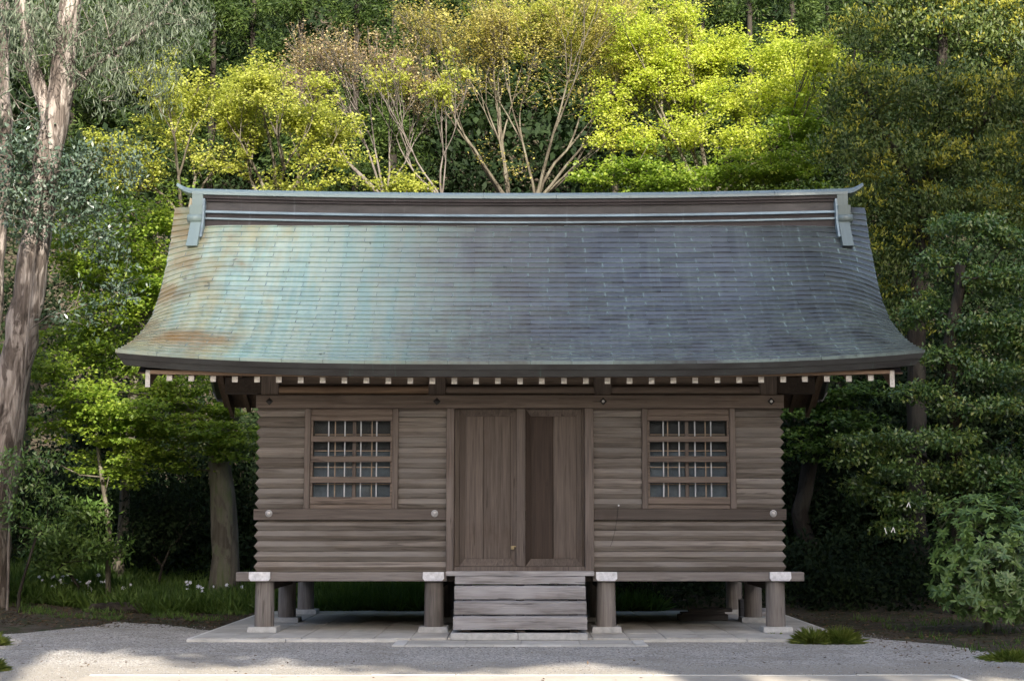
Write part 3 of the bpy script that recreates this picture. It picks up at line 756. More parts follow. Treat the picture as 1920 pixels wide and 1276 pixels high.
leafmat('yellow_shoot', [(.16, .19, .02), (.26, .265, .028), (.35, .33, .04)], (1.2, 1.2, .8), .35)
leafmat('olive_leaf', [(.032, .060, .014), (.065, .10, .022), (.12, .145, .03)], (1, 1.2, .6), .25, .5, .35)
leafmat('camellia_leaf', [(.030, .072, .024), (.070, .135, .040), (.13, .205, .05), (.27, .29, .06)], (1, 1.3, .6), .2, .32, .6, 2.0)
leafmat('rhodo_leaf', [(.055, .12, .032), (.12, .205, .052), (.21, .30, .075)], (1, 1.3, .6), .2, .35, .6, 2.0)
leafmat('dark_leaf', [(.007, .014, .006), (.015, .028, .010), (.030, .048, .016)], (1, 1.3, .6), .2, .65, .12)  # leaf colour lowered so the woods read as shaded
leafmat('cedar_leaf', [(.014, .030, .008), (.040, .070, .014), (.10, .145, .028)], (1, 1.2, .6), .25, .6, .25)
leafmat('grass_blade', [(.05, .10, .02), (.095, .165, .034), (.17, .25, .055)], (1, 1.2, .6), .3, .5, .4, .8)
leafmat('tuft_blade', [(.12, .17, .03), (.22, .28, .055), (.40, .40, .12)], (1, 1.2, .7), .3, .5, .4)
leafmat('litter', [(.05, .032, .018), (.12, .075, .04), (.24, .16, .09)], (1, 1, 1), .1, .8, .2)
def bark(name, a, b_, c3, sc=(5, 5, .7), patch=(1.2, 1.2, .35)):
    t = NT(name); p = t.pos(); f = t.noise(t.mapping(p, sc), 1.6, 6, .65, .6); g = t.noise(t.mapping(p, patch), 2.0, 4, .6, 1.0)
    c = t.mix(t.rng(g, .47, .55), t.ramp(f, [(.35, a), (.65, b_)]), t.mix(t.rng(f, .3, .7), b_, c3))
    t.principled(c, .85, t.bump(f, 1.0, .05), .2); M[name] = t.m
bark('eucalypt_bark', (.045, .036, .030), (.165, .135, .115), (.38, .335, .30), (9, 9, 1.1), (2.2, 2.2, .5))
bark('maple_bark', (.055, .046, .034), (.13, .112, .082), (.18, .165, .125))
bark('grey_bark', (.075, .062, .046), (.17, .15, .115), (.10, .12, .05))
bark('dark_bark', (.016, .013, .010), (.040, .033, .026), (.055, .05, .038))
bark('twig_grey', (.075, .064, .055), (.15, .128, .11), (.21, .185, .165))

# ------------------------------------------------------------------ plant builder
def unit(v): return v / np.maximum(1e-9, np.linalg.norm(v, axis=-1, keepdims=True))
def leaf_mesh(name, pos, d, nrm, L, W, six=False, droop=.12):
    d = unit(d); s = unit(np.cross(d, nrm)); n_ = np.cross(s, d); L = L[:, None]; W = W[:, None]
    if six:
        v = np.stack([pos, pos + d*L*.3 + s*W*.42, pos + d*L*.68 + s*W*.45 - n_*L*droop*.5, pos + d*L - n_*L*droop, pos + d*L*.68 - s*W*.45 - n_*L*droop*.5, pos + d*L*.3 - s*W*.42], 1)
        k = np.arange(len(pos))[:, None]*6; f = np.concatenate([k + [0, 1, 2, 3], k + [0, 3, 4, 5]], 0)
        return np_mesh(name, v.reshape(-1, 3), f)
    v = np.stack([pos, pos + d*L*.5 + s*W*.5 + n_*L*.03, pos + d*L - n_*L*droop, pos + d*L*.5 - s*W*.5 + n_*L*.03], 1)
    f = np.arange(len(pos)*4).reshape(-1, 4)
    return np_mesh(name, v.reshape(-1, 3), f)
def C(px, py, Y, rx, ry, rd=None, wt=1.0):          # crown lobe given by its place in the photograph and its depth
    c = P(px, py, Y); m = MPP(Y, py); return (np.array(c), np.array([rx*m, rd if rd else max(rx, ry)*m*.8, ry*m]), wt)
def lobe_pts(lobes, n, rg, shell=2.4, top=0.0):
    wts = np.array([l[1][0]*l[1][2]*l[2] for l in lobes]); cnt = np.maximum(1, (n*wts/wts.sum()).astype(int)); out = []
    for (c, rad, _), k in zip(lobes, cnt):
        v = unit(rg.normal(size=(k, 3))); v[:, 2] += top*rg.random(k); v = unit(v)
        out.append(c + v*rad*(rg.random((k, 1))**(1/shell)))
    return np.concatenate(out)
def leaves_at(cen, n, rg, style, rs, L, W, flat=.35):
    k = len(cen)*n; c = np.repeat(cen, n, 0); v = rg.normal(size=(k, 3)); v = unit(v)*(rg.random((k, 1))**.45)
    sz = np.repeat(rs*rg.uniform(.6, 1.35, (len(cen), 1)), n, 0)
    pos = c + v*sz*np.array([1, 1, flat])
    ll = L*rg.uniform(.65, 1.3, k); ww = W*rg.uniform(.7, 1.25, k)
    if style == 'maple':
        nr = unit(np.stack([rg.normal(0, .36, k), rg.normal(-.35, .36, k), np.ones(k)], -1)); d = np.stack([rg.normal(size=k), rg.normal(size=k), rg.normal(-.35, .3, k)], -1)
    elif style == 'hang':
        d = np.stack([rg.normal(0, .45, k), rg.normal(0, .45, k), -np.abs(rg.normal(1, .4, k))], -1); nr = rg.normal(size=(k, 3))
    elif style == 'up':
        d = np.stack([rg.normal(0, .6, k), rg.normal(0, .6, k), np.abs(rg.normal(.8, .5, k))], -1) + v*.5; nr = v*.7 + np.array([0, -.5, .4]) + rg.normal(0, .4, (k, 3))
    elif style == 'needle':
        d = v*np.array([1, 1, .5]) + rg.normal(0, .35, (k, 3)) + np.array([0, 0, -.15]); nr = rg.normal(size=(k, 3))
    else:                                            # broad leaves facing outwards and up
        nr = unit(v*.8 + np.array([0, -.25, .7]) + rg.normal(0, .32, (k, 3))); d = v + rg.normal(0, .6, (k, 3))
    return pos, d, nr, ll, ww
def fan_grow(sk, par, d, L, r, depth, rg, spread, tips, top_lv):
    pos = sk.p[par].copy(); last = par; ns = 3 if L > .7 else 2
    for i in range(ns):
        d = unit(d + rg.normal(0, .09, 3) + np.array([0, 0, .035])); pos = pos + d*L/ns
        last = sk.add(pos, last, max(.005, r*(1 - .38*(i+1)/ns)))
        if depth <= top_lv: tips.append(pos + rg.normal(0, .06, 3))
    if depth == 0: return
    n = 2 if rg.random() < .45 else 3
    for k in range(n):
        side = rg.normal(size=3); side -= d*np.dot(side, d); side = unit(side); side[2] *= .6
        dd = unit(d + side*spread*rg.uniform(.55, 1.25) + np.array([0, 0, .04]))
        fan_grow(sk, last, dd, L*rg.uniform(.62, .86), max(.005, r*.62*rg.uniform(.75, 1.0)), depth-1, rg, spread, tips, top_lv)
class Skel:
    def __init__(s): s.p = []; s.par = []; s.r = []
    def add(s, p, par, r=0.0): s.p.append(np.array(p, float)); s.par.append(par); s.r.append(r); return len(s.p)-1
    def trunk(s, pts, rads, par=-1, step=.35, rg=None, wob=.03):
        first = True
        for k in range(len(pts)):
            if k == 0:
                if par < 0: par = s.add(pts[0], -1, rads[0])
                last = par; continue
            a, b_ = np.array(pts[k-1]), np.array(pts[k]); n = max(1, int(np.linalg.norm(b_-a)/step))
            for i in range(1, n+1):
                t_ = i/n; q_ = a + (b_-a)*t_ + (rg.normal(0, wob, 3)*min(1, rads[k]*8) if rg is not None and i < n else 0)
                last = s.add(q_, last, rads[k-1] + (rads[k]-rads[k-1])*t_)
        return last
    def grow(s, targets, rg, tip=.006, up=.12, minr=0.0, start=0):
        P0 = np.array(s.p); base = P0[0]; dist = np.array([np.min(np.linalg.norm(P0 - t_, axis=1)) for t_ in targets])
        cap = len(P0) + len(targets)*8; A = np.zeros((cap, 3)); A[:len(P0)] = P0; n = len(P0)
        for k in np.argsort(dist):
            t_ = targets[k]; dv = A[start:n] - t_; dd = np.sqrt((dv**2).sum(1)) + .45*np.maximum(0, dv[:, 2] + .15)*1.5
            j = start + int(np.argmin(dd)); a = A[j]; L = np.linalg.norm(t_-a); m_ = max(1, min(6, int(L/.28))); last = j
            side = rg.normal(0, .10*L, 3); sagv = np.array([0, 0, up*L])
            for i in range(1, m_+1):
                u = i/m_; q_ = a + (t_-a)*u + (side*.6 - sagv*.35)*math.sin(math.pi*u) + (rg.normal(0, .02*L, 3) if i < m_ else 0)
                last = s.add(q_, last, 0); A[n] = q_; n += 1
            s.r[last] = max(s.r[last], tip)
    def mesh(s, name, expo=2.2, sides=6, cap=.7, big=8):
        n = len(s.p); Pn = np.array(s.p); fixed = np.array(s.r); kids = [[] for _ in range(n)]; acc = np.zeros(n)
        for i in range(n-1, -1, -1):
            own = fixed[i]; rr = max(acc[i]**(1/expo), .004); 
            s.r[i] = max(own, rr) if own <= 0 or own < .012 else own
            pr = s.par[i]
            if pr >= 0: acc[pr] += s.r[i]**expo; kids[pr].append(i)
        rad = np.array(s.r)
        for i in range(1, n):
            if fixed[i] < .012 and s.par[i] >= 0: rad[i] = min(rad[i], rad[s.par[i]]*(cap if len(kids[s.par[i]]) > 1 else 1.0))
        V = []; Fc = []
        heads = [i for i in range(n) if s.par[i] < 0]; stack = [(h, -1) for h in heads]
        while stack:
            i, pr = stack.pop(); ch = [pr, i] if pr >= 0 else [i]
            while kids[ch[-1]]:
                ks = sorted(kids[ch[-1]], key=lambda q_: -rad[q_]); 
                for q_ in ks[1:]: stack.append((q_, ch[-1]))
                ch.append(ks[0])
            if len(ch) < 2: continue
            pts = Pn[ch]; rr = rad[ch].copy()
            if pr >= 0: rr[0] = min(rr[0], rr[1]*1.15)
            sd = (24 if rr.max() > .15 else big if rr.max() > .05 else sides if rr.max() > .02 else 4)
            tg = np.gradient(pts, axis=0); tg = unit(tg); ref = np.array([0, 1.0, .1]); o = len(V)
            for k in range(len(ch)):
                a = np.cross(tg[k], ref); a /= max(1e-6, np.linalg.norm(a)); b_ = np.cross(tg[k], a)
                for q_ in range(sd):
                    an = 2*math.pi*q_/sd; w_ = 1.0 if rr[k] < .1 else 1 + .04*math.sin(3*an + pts[k][2]*1.1) + .025*math.sin(5*an - pts[k][2]*2.7 + 1) + .03*math.sin(2*an + pts[k][2]*5.3)
                    V.append(pts[k] + (a*math.cos(an) + b_*math.sin(an))*rr[k]*w_)
            for k in range(len(ch)-1):
                for q_ in range(sd): Fc.append((o+k*sd+q_, o+k*sd+(q_+1) % sd, o+(k+1)*sd+(q_+1) % sd, o+(k+1)*sd+q_))
        return np_mesh(name, np.array(V), np.array(Fc))
DENS = 1.0
def tree(name, label, cat, base, trunks, lobes, nsub, nleaf, style, rs, L, W, lmat, bmat, flat=.35, seed=1, group=None,
         tip=.006, up=.12, six=False, shell=2.4, extra=None, twigs=True, droop=.12, top=0.0, start=0, bare=None, jit=.0, fan=None, keep=1.0, fan_lv=1):
    rg = np.random.default_rng(seed); bx, by = base; bz = gh(bx, by)
    e = empty(name, (bx, by, bz)); tag(e, label, cat, group)
    sk = Skel()
    for k, (pts, rads) in enumerate(trunks):
        pts = [np.array(p_) for p_ in pts]
        if k == 0: sk.trunk([np.array((bx, by, bz-.12))] + pts, [rads[0]*1.25] + list(rads), rg=rg)
        else:
            j = int(np.argmin([np.linalg.norm(q_-pts[0]) for q_ in sk.p])); sk.trunk([sk.p[j]] + pts[1:], list(rads), par=j, rg=rg)
    cen = lobe_pts(lobes, nsub, rg, shell, top); cen = cen + rg.normal(0, jit, cen.shape)
    if fan:
        tips = []
        for (fp_, stems, depth, spread) in fan:
            j = int(np.argmin([np.linalg.norm(q_-np.array(fp_)) for q_ in sk.p]))
            for (ax, ay, L0, r0) in stems:
                d0 = unit(np.array([math.tan(R(ax)), math.tan(R(ay)), 1.0])); fan_grow(sk, j, d0, L0, r0, depth, rg, spread, tips, fan_lv)
        tips = np.array(tips)[rg.random(len(tips)) < keep]; 
    if twigs: sk.grow(cen, rg, tip, up, start=min(start, len(sk.p)-1))
    if bare: sk.grow(lobe_pts(bare[0], bare[1], rg, 2.4), rg, tip, up, start=min(start, len(sk.p)-1))
    if fan: cen = np.concatenate([cen, tips])
    o = link('trunk', sk.mesh('trunk'), M[bmat], e, smooth=True)
    pos, d, nr, ll, ww = leaves_at(cen, int(nleaf*DENS), rg, style, rs, L, W, flat)
    link('crown', leaf_mesh('crown', pos, d, nr, ll, ww, six, droop), M[lmat], e)
    if extra:                                        # second kind of leaf (fresh shoots on the outside of the lobes)
        m2, n2, nl2, st2, rs2, L2, W2 = extra
        cc = lobe_pts(lobes, n2, rg, 9, .8); pos, d, nr, ll, ww = leaves_at(cc, nl2, rg, st2, rs2, L2, W2, .6)
        link('young_shoots', leaf_mesh('young_shoots', pos, d, nr, ll, ww), M[m2], e)
    return e

# ------------------------------------------------------------------ trees that shade the court (behind and beside the viewpoint)
def WL(x, y, z, rx, ry, rz, wt=1.0): return (np.array([x, y, z], float), np.array([rx, ry, rz], float), wt)
def shade_tree(label, base, h, lobes, nsub, seed):
    x, y = base
    tree('evergreen_tree', label, 'tree', base, [([(x, y, h*.35), (x+.3, y, h*.7), (x, y+.2, h*.93)], (.42, .34, .2, .06))], lobes, nsub, 70, 'broad', .8, .42, .24, 'dark_leaf', 'dark_bark', .7, seed, shell=1.6, tip=.012)
YS = -26.0; TE = math.tan(R(SUN_EL))/math.cos(0); SXK = math.tan(R(SUN_AZ))
def SH_(x, y, z, rx, rz, wt=1.0):        # where a crown lobe must stand for its shade to fall on (x, y, z)
    d = y - YS; return WL(x + d*SXK, YS, z + d/math.cos(R(SUN_AZ))*math.tan(R(SUN_EL)), rx, 2.2, rz, wt)
shade_tree('tall evergreen across the court, left of the sand path', (-1.5, -26.5), 24,
           [SH_(-8.8, 4.0, 1.0, 3.6, 2.0), SH_(-6.3, 2, .2, 2.4, 2.2), SH_(-10.4, 5, 3.2, 1.6, 3.2), SH_(-13, 5, 1.5, 3, 3)], 440, 101)
shade_tree('broad evergreen across the court, opposite the storehouse doors', (6.2, -26.5), 25.5,
           [SH_(-3.6, 1.2, 3.3, 3.0, 4.0), SH_(0, 1.2, 3.2, 3.4, 4.6), SH_(3.4, 1.2, 3.0, 3.4, 5.0), SH_(-4.6, 2.2, 5.6, 1.6, 1.8), SH_(0, 2.2, 5.5, 4.5, 2.1), SH_(-3.4, -1.2, 0, 2.2, 1.2), SH_(-.4, -2.0, 0, 2.6, 1.4), SH_(3.4, -2.9, 0, 3, 1.6)], 1150, 102)
shade_tree('tallest evergreen across the court, far right of the sand path', (14.0, -26.5), 34,
           [SH_(7.0, 4, 2, 3.4, 6), SH_(7.6, 5, 9, 3.4, 5), SH_(11, 5, 5, 3.6, 8), SH_(5.6, 1, 1, 2.6, 5), SH_(7.5, -3.6, 0, 3, 2.2)], 950, 103)

rg = np.random.default_rng(110); an = rg.uniform(R(-205), R(25), 2300); rd = rg.uniform(40, 47, 2300); hh_ = 13*rg.random(2300)  # tree belt out of view, added to cut low sky light
cen = np.stack([rd*np.cos(an)*.85, rd*np.sin(an) - 4, hh_], -1); cen = cen[(np.abs(cen[:, 0]) > 16) | (cen[:, 1] < -30)]
pos, d, nr, ll, ww = leaves_at(cen, 14, rg, 'broad', 1.6, 1.3, .8, .8)
tag(link('added_far_wood', leaf_mesh('added_far_wood', pos, d, nr, ll, ww), M['dark_leaf']), 'unseen dark wood added round the court to cut low sky light', 'wood', kind='stuff')

# ------------------------------------------------------------------ eucalyptus on the left
YEU = 5.0
def pp(l, Y): return [P(a, b_, Y) for a, b_ in l]
bxy = P(-30, 1125, YEU)
tree('eucalyptus_tree', 'big eucalyptus with peeling pinkish bark and hanging grey-green leaves', 'tree', (bxy[0], YEU),
     [(pp([(-12, 950), (16, 780), (42, 640), (62, 480), (85, 330), (108, 200), (122, 90), (140, -60), (150, -260)], YEU), (.34, .31, .29, .27, .25, .235, .215, .18, .14, .09)),
      (pp([(88, 320), (92, 240), (62, 130), (40, 20), (20, -160)], YEU), (.14, .14, .13, .11, .08)),
      (pp([(112, 190), (160, 140), (235, 85), (290, 40), (330, -10)], YEU), (.06, .055, .045, .035, .02))],
     [C(110, 60, YEU-.2, 110, 90, 1.2, 1.1), C(260, 60, YEU, 120, 95, 1.2, 1.3), C(330, 30, YEU, 75, 60, .8), C(220, 140, YEU-.3, 110, 55, 1.0), C(30, 60, YEU, 70, 90, 1.0),
      C(300, -80, YEU, 120, 70, 1.2, .6), C(80, -120, YEU, 200, 90, 1.5, .5)],
     300, 30, 'hang', .38, .17, .022, 'eucalypt_leaf', 'eucalypt_bark', .9, 11, tip=.006, start=6, droop=.25, up=.05, bare=([C(120, 90, YEU-.3, 110, 80), C(60, 200, YEU-.4, 60, 60)], 130))
# leafy growth lower on the trunk
tree('climbing_shrub', 'grey-green leafy growth clinging round the pinkish eucalyptus trunk', 'shrub', (P(15, 1100, YEU-.45)[0], YEU-.45),
     [(pp([(20, 900), (46, 700), (62, 500), (80, 340)], YEU-.42), (.022, .02, .018, .014, .01))],
     [C(50, 270, YEU-.5, 50, 60, .6, .6), C(140, 320, YEU-.5, 60, 60, .6), C(55, 390, YEU-.5, 60, 60, .6), C(160, 400, YEU-.5, 70, 55, .6), C(215, 300, YEU, 70, 60, .7), C(20, 320, YEU-.5, 40, 90, .5), C(180, 465, YEU-.3, 70, 40, .6, .6), C(215, 545, YEU, 70, 60, .6, .4), C(130, 600, YEU, 40, 60, .5, .3)],
     200, 26, 'broad', .26, .11, .042, 'bluegum_leaf', 'twig_grey', .8, 12)
b2 = P(-30, 1110, 7)
tree('eucalyptus_tree', 'slimmer eucalyptus stem behind the big one, pale flaking bark', 'tree', (b2[0], 7),
     [(pp([(-30, 900), (-12, 600), (0, 420), (10, 260), (6, 80), (0, -150)], 7), (.16, .15, .13, .12, .11, .10, .06))],
     [C(0, 20, 7, 60, 60, .8), C(-40, 200, 7, 60, 80, .8), C(10, -100, 7, 110, 70, 1)], 90, 36, 'hang', .4, .2, .032, 'eucalypt_leaf', 'eucalypt_bark', .9, 13, start=5)

# ------------------------------------------------------------------ maples
def maple(label, base_px, Y, trunks, lobes, nsub, nleaf, mat, seed, rs=.40, L=.13, W=.12, bm='maple_bark', flat=.32, group=None, name='maple_tree', tip=.006, **kw):
    bx = P(base_px, 600, Y)[0]
    return tree(name, label, 'tree', (bx, Y), trunks, lobes, nsub, nleaf, 'maple', rs, L, W, mat, bm, flat, seed, group, tip=tip, jit=.16, **kw)
maple('yellow-green maple with open rounded heads above the green end of the roof', 520, 10.5,
      [(pp([(515, 470), (510, 400)], 10.5), (.11, .10, .09))],
      [C(512, 140, 10.5, 26, 18), C(490, 180, 10.5, 30, 22), C(470, 235, 10.5, 36, 26), C(575, 205, 10.3, 34, 26), C(640, 300, 10.2, 28, 34), C(575, 290, 10.1, 40, 26), C(440, 300, 10.4, 36, 30), C(545, 345, 10.2, 70, 22)],
      120, 42, 'maple_yellow', 21, L=.068, W=.06, rs=.28, flat=.5, fan=[(P(510, 400, 10.5), [(-34, 0, .95, .05), (-16, -14, 1.05, .055), (2, 10, 1.12, .06), (18, -8, 1.0, .055), (36, 6, .98, .05), (50, -10, .85, .04)], 4, .42)], keep=.55)
maple('smaller yellow-green maple between the eucalyptus and the ridge end', 345, 11.5,
      [(pp([(350, 500), (350, 420)], 11.5), (.09, .08, .07))],
      [C(390, 192, 11.5, 26, 20), C(335, 270, 11.4, 44, 28), C(300, 225, 11.5, 30, 30), C(290, 300, 11.4, 44, 30), C(400, 310, 11.2, 26, 30), C(240, 330, 11.4, 44, 40), C(320, 120, 11.6, 22, 34, None, .5)],
      110, 42, 'maple_yellow', 22, L=.068, W=.06, rs=.28, flat=.5, fan=[(P(350, 420, 11.5), [(-42, 0, .95, .045), (-20, -10, 1.1, .05), (4, 10, 1.15, .05), (22, -6, 1.0, .045)], 4, .42)], keep=.6)
maple('yellow-green maple behind the eucalyptus, its boughs beside the roof verge', 235, 8.2,
      [(pp([(240, 860), (255, 700), (262, 560), (250, 450)], 8.2), (.10, .10, .085, .07, .04)), (pp([(262, 600), (310, 560), (285, 470), (270, 430)], 8.2), (.06, .05, .04, .02))],
      [C(270, 410, 8.2, 70, 45), C(250, 490, 8.2, 75, 50), C(290, 545, 7.8, 45, 55), C(225, 580, 8.0, 80, 45), C(180, 500, 8.4, 60, 60), C(220, 660, 7.8, 75, 35), C(150, 640, 8.2, 60, 50), C(120, 430, 8.6, 60, 80, None, .5), C(20, 680, 8.4, 50, 60, None, .6)],
      330, 66, 'maple_green', 23, L=.08, W=.075)
maple('maple with layered fresh green sprays over a mossy grey trunk', 425, 7.2,
      [(pp([(424, 1040), (420, 960), (412, 880), (415, 800)], 7.2), (.26, .25, .215, .20, .17)), (pp([(413, 850), (440, 780), (455, 720)], 7.2), (.12, .10, .05)), (pp([(414, 830), (370, 780), (300, 740), (220, 735)], 6.6), (.07, .055, .035, .02))],
      [C(400, 770, 6.8, 75, 22), C(330, 800, 6.2, 80, 22), C(300, 725, 6.2, 55, 22), C(240, 770, 5.8, 80, 20), C(150, 745, 6.0, 80, 24), C(110, 790, 6.4, 50, 16), C(230, 825, 5.9, 70, 16), C(300, 860, 6.4, 70, 22), C(430, 830, 6.6, 50, 26), C(200, 880, 6.8, 70, 18), C(90, 690, 6.2, 50, 22), C(390, 700, 6.8, 60, 25, None, .5)],
      330, 66, 'maple_green', 24, rs=.34, L=.072, W=.068, bm='grey_bark', flat=.22)
maple('bare-twigged maple with a haze of pinkish young leaves, left of the tall golden maple', 735, 13.5,
      [(pp([(728, 420), (722, 375)], 13.5), (.10, .08, .07))],
      [C(655, 110, 13.5, 60, 40), C(610, 150, 13.5, 45, 40)], 40, 7, 'maple_pink', 25, rs=.24, L=.06, W=.052, bm='twig_grey', flat=.8, tip=.008, up=-.05,
      fan=[(P(722, 375, 13.5), [(-46, 4, 1.25, .034), (-34, -12, 1.35, .04), (-22, 10, 1.35, .036), (-9, -8, 1.25, .034), (6, 6, 1.15, .032), (20, -6, 1.05, .028)], 5, .32)], keep=.5, fan_lv=2)
maple('leaning bare maple with forked grey limbs low behind the ridge', 835, 12.6,
      [(pp([(832, 420), (828, 372)], 12.6), (.08, .06, .055))],
      [C(730, 350, 12.2, 42, 9, .4, 1.4), C(775, 352, 12.2, 36, 8, .4, 1.4)], 60, 20, 'maple_yellow', 26, rs=.2, L=.08, W=.07, bm='twig_grey', flat=.6, tip=.007, up=-.05,
      fan=[(P(828, 372, 12.6), [(-42, 0, 1.05, .034), (-26, 8, 1.05, .03), (-10, -8, 1.0, .028), (6, 4, .9, .024)], 5, .33)], keep=.10)
maple('tall golden maple with bare limbs fanning out below a wide airy crown', 965, 14.0,
      [(pp([(960, 440), (955, 385)], 14.0), (.11, .09, .08)), (pp([(960, 430), (1005, 380)], 14.0), (.08, .075))],
      [C(960, 312, 13.4, 42, 9, .5, 1.2), C(905, 290, 13.4, 34, 12, .5, .7), C(850, 60, 13.8, 60, 50), C(940, 60, 13.8, 70, 50), C(1040, 70, 13.8, 70, 55), C(1130, 80, 13.8, 60, 60), C(1190, 110, 13.6, 40, 50), C(880, 150, 13.7, 60, 40, None, .5), C(1000, 160, 13.6, 70, 40, None, .5), C(1100, 180, 13.5, 60, 40, None, .5)],
      420, 13, 'maple_orange', 27, rs=.30, L=.062, W=.054, flat=.7, tip=.006, up=-.03, fan_lv=2, start=8,
      fan=[(P(955, 385, 14.0), [(-36, 4, 1.6, .042), (-25, -10, 1.65, .05), (-14, 8, 1.7, .048), (-4, -12, 1.6, .042), (6, 6, 1.5, .036)], 5, .30), (P(1005, 380, 14.0), [(-8, 10, 1.6, .042), (7, -6, 1.7, .05), (19, 6, 1.65, .048), (31, -8, 1.7, .046), (43, 8, 1.6, .04), (52, -4, 1.35, .034)], 5, .31)], keep=.42)
maple('yellow airy maple top rising behind the right half of the golden crown', 1150, 15.2,
      [(pp([(1150, 330), (1150, 260)], 15.2), (.09, .08, .07))],
      [C(1100, 80, 15.2, 60, 50), C(1190, 90, 15, 50, 60), C(1150, 20, 15.2, 70, 40), C(1040, 40, 15.2, 70, 40), C(940, 30, 15.4, 70, 40)], 200, 38, 'maple_yellow', 32, rs=.30, L=.068, W=.06, flat=.6, tip=.007,
      fan=[(P(1150, 260, 15.2), [(-30, 0, 1.2, .05), (-10, 6, 1.3, .05), (10, -6, 1.3, .05), (30, 4, 1.1, .045)], 4, .36)], keep=.6)
maple('brightest lime-yellow maple with a broad domed crown, right of the golden one', 1340, 13.0,
      [(pp([(1335, 440), (1330, 390)], 13.0), (.14, .12, .11))],
      [C(1290, 105, 13, 60, 34), C(1370, 85, 13, 60, 34), C(1460, 105, 13, 60, 40), C(1220, 160, 12.8, 50, 34), C(1330, 170, 12.7, 70, 34), C(1430, 180, 12.8, 70, 36), C(1520, 150, 13.2, 40, 50), C(1150, 200, 12.7, 40, 36), C(1180, 260, 12.5, 70, 30), C(1290, 250, 12.4, 70, 28), C(1400, 260, 12.5, 70, 30)],
      430, 56, 'maple_bright', 28, rs=.32, L=.068, W=.06, flat=.55, fan=[(P(1330, 390, 13.0), [(-52, 0, 1.3, .06), (-34, -12, 1.4, .065), (-14, 10, 1.45, .07), (6, -8, 1.5, .07), (24, 8, 1.45, .065), (42, -6, 1.4, .06)], 5, .34)], keep=.34)
maple('low green maple boughs under the lime-yellow dome, just above the ridge', 1300, 11.6,
      [(pp([(1310, 420), (1320, 370), (1350, 320)], 11.6), (.09, .08, .06, .03)), (pp([(1315, 400), (1230, 350), (1160, 310)], 11.6), (.05, .035, .02))],
      [C(1180, 320, 11.6, 80, 28), C(1280, 340, 11.4, 90, 25), C(1390, 330, 11.5, 90, 30), C(1480, 320, 11.6, 60, 50), C(1500, 250, 12, 50, 50), C(1110, 345, 11.5, 50, 16)],
      250, 60, 'maple_green', 29, rs=.36, L=.08, W=.075, flat=.25)
maple('shaded green maple in the gloom behind the right-hand log wall', 1530, 8.6,
      [(pp([(1500, 960), (1520, 860), (1545, 780)], 8.6), (.17, .15, .12, .06))],
      [C(1530, 770, 8.2, 70, 20), C(1600, 800, 8.2, 60, 20), C(1520, 830, 8.0, 50, 20), C(1590, 735, 8.4, 60, 25), C(1500, 700, 8.6, 40, 60)],
      130, 60, 'maple_shade', 30, rs=.36, L=.08, W=.075, bm='dark_bark', flat=.22)
sp_ = P(205, 1040, 6.5)
tree('sapling', 'thin leaning sapling with a few bare side twigs in the left undergrowth', 'sapling', (sp_[0], 6.5),
     [(pp([(205, 1000), (196, 930), (186, 860), (178, 780)], 6.5), (.045, .042, .036, .03, .018)), (pp([(190, 910), (150, 890), (110, 870), (75, 862)], 6.4), (.016, .014, .010, .006)), (pp([(198, 955), (150, 948), (105, 960)], 6.4), (.014, .01, .006)), (pp([(192, 912), (205, 890), (212, 870)], 6.4), (.012, .01, .006))],
     [C(178, 770, 6.4, 30, 16)], 12, 12, 'maple', .25, .10, .09, 'maple_green', 'maple_bark', .3, 31)

# ------------------------------------------------------------------ evergreens on the right
b_ = P(1720, 1000, 8.5)
tree('evergreen_tree', 'big evergreen with yellowish new shoots towering over the right roof corner', 'tree', (b_[0], 8.5),
     [(pp([(1715, 900), (1720, 600), (1735, 380), (1760, 200), (1770, 30)], 8.5), (.2, .18, .16, .13, .09, .04)), (pp([(1735, 380), (1650, 240), (1600, 120)], 8.5), (.11, .08, .03)), (pp([(1740, 360), (1850, 220), (1900, 80)], 8.5), (.11, .08, .03))],
     [C(1620, 70, 9, 70, 60, None, .6), C(1720, 50, 9, 90, 70), C(1840, 60, 8.5, 100, 70), C(1620, 180, 8.5, 90, 60), C(1740, 190, 8, 100, 65), C(1860, 200, 8, 90, 65), C(1610, 280, 8.4, 80, 50), C(1720, 300, 8, 90, 50), C(1850, 310, 7.8, 100, 55), C(1640, 370, 8.4, 70, 45), C(1740, 390, 8, 80, 45), C(1860, 400, 7.8, 90, 50), C(1960, 200, 8.2, 80, 220), C(1680, 480, 8.6, 70, 70), C(1680, 600, 8.8, 60, 80), C(1760, -60, 9, 200, 60)],
     700, 60, 'up', .40, .11, .042, 'olive_leaf', 'dark_bark', .75, 41, extra=('yellow_shoot', 620, 22, 'up', .22, .10, .038))
b_ = P(1800, 1080, 4.6)
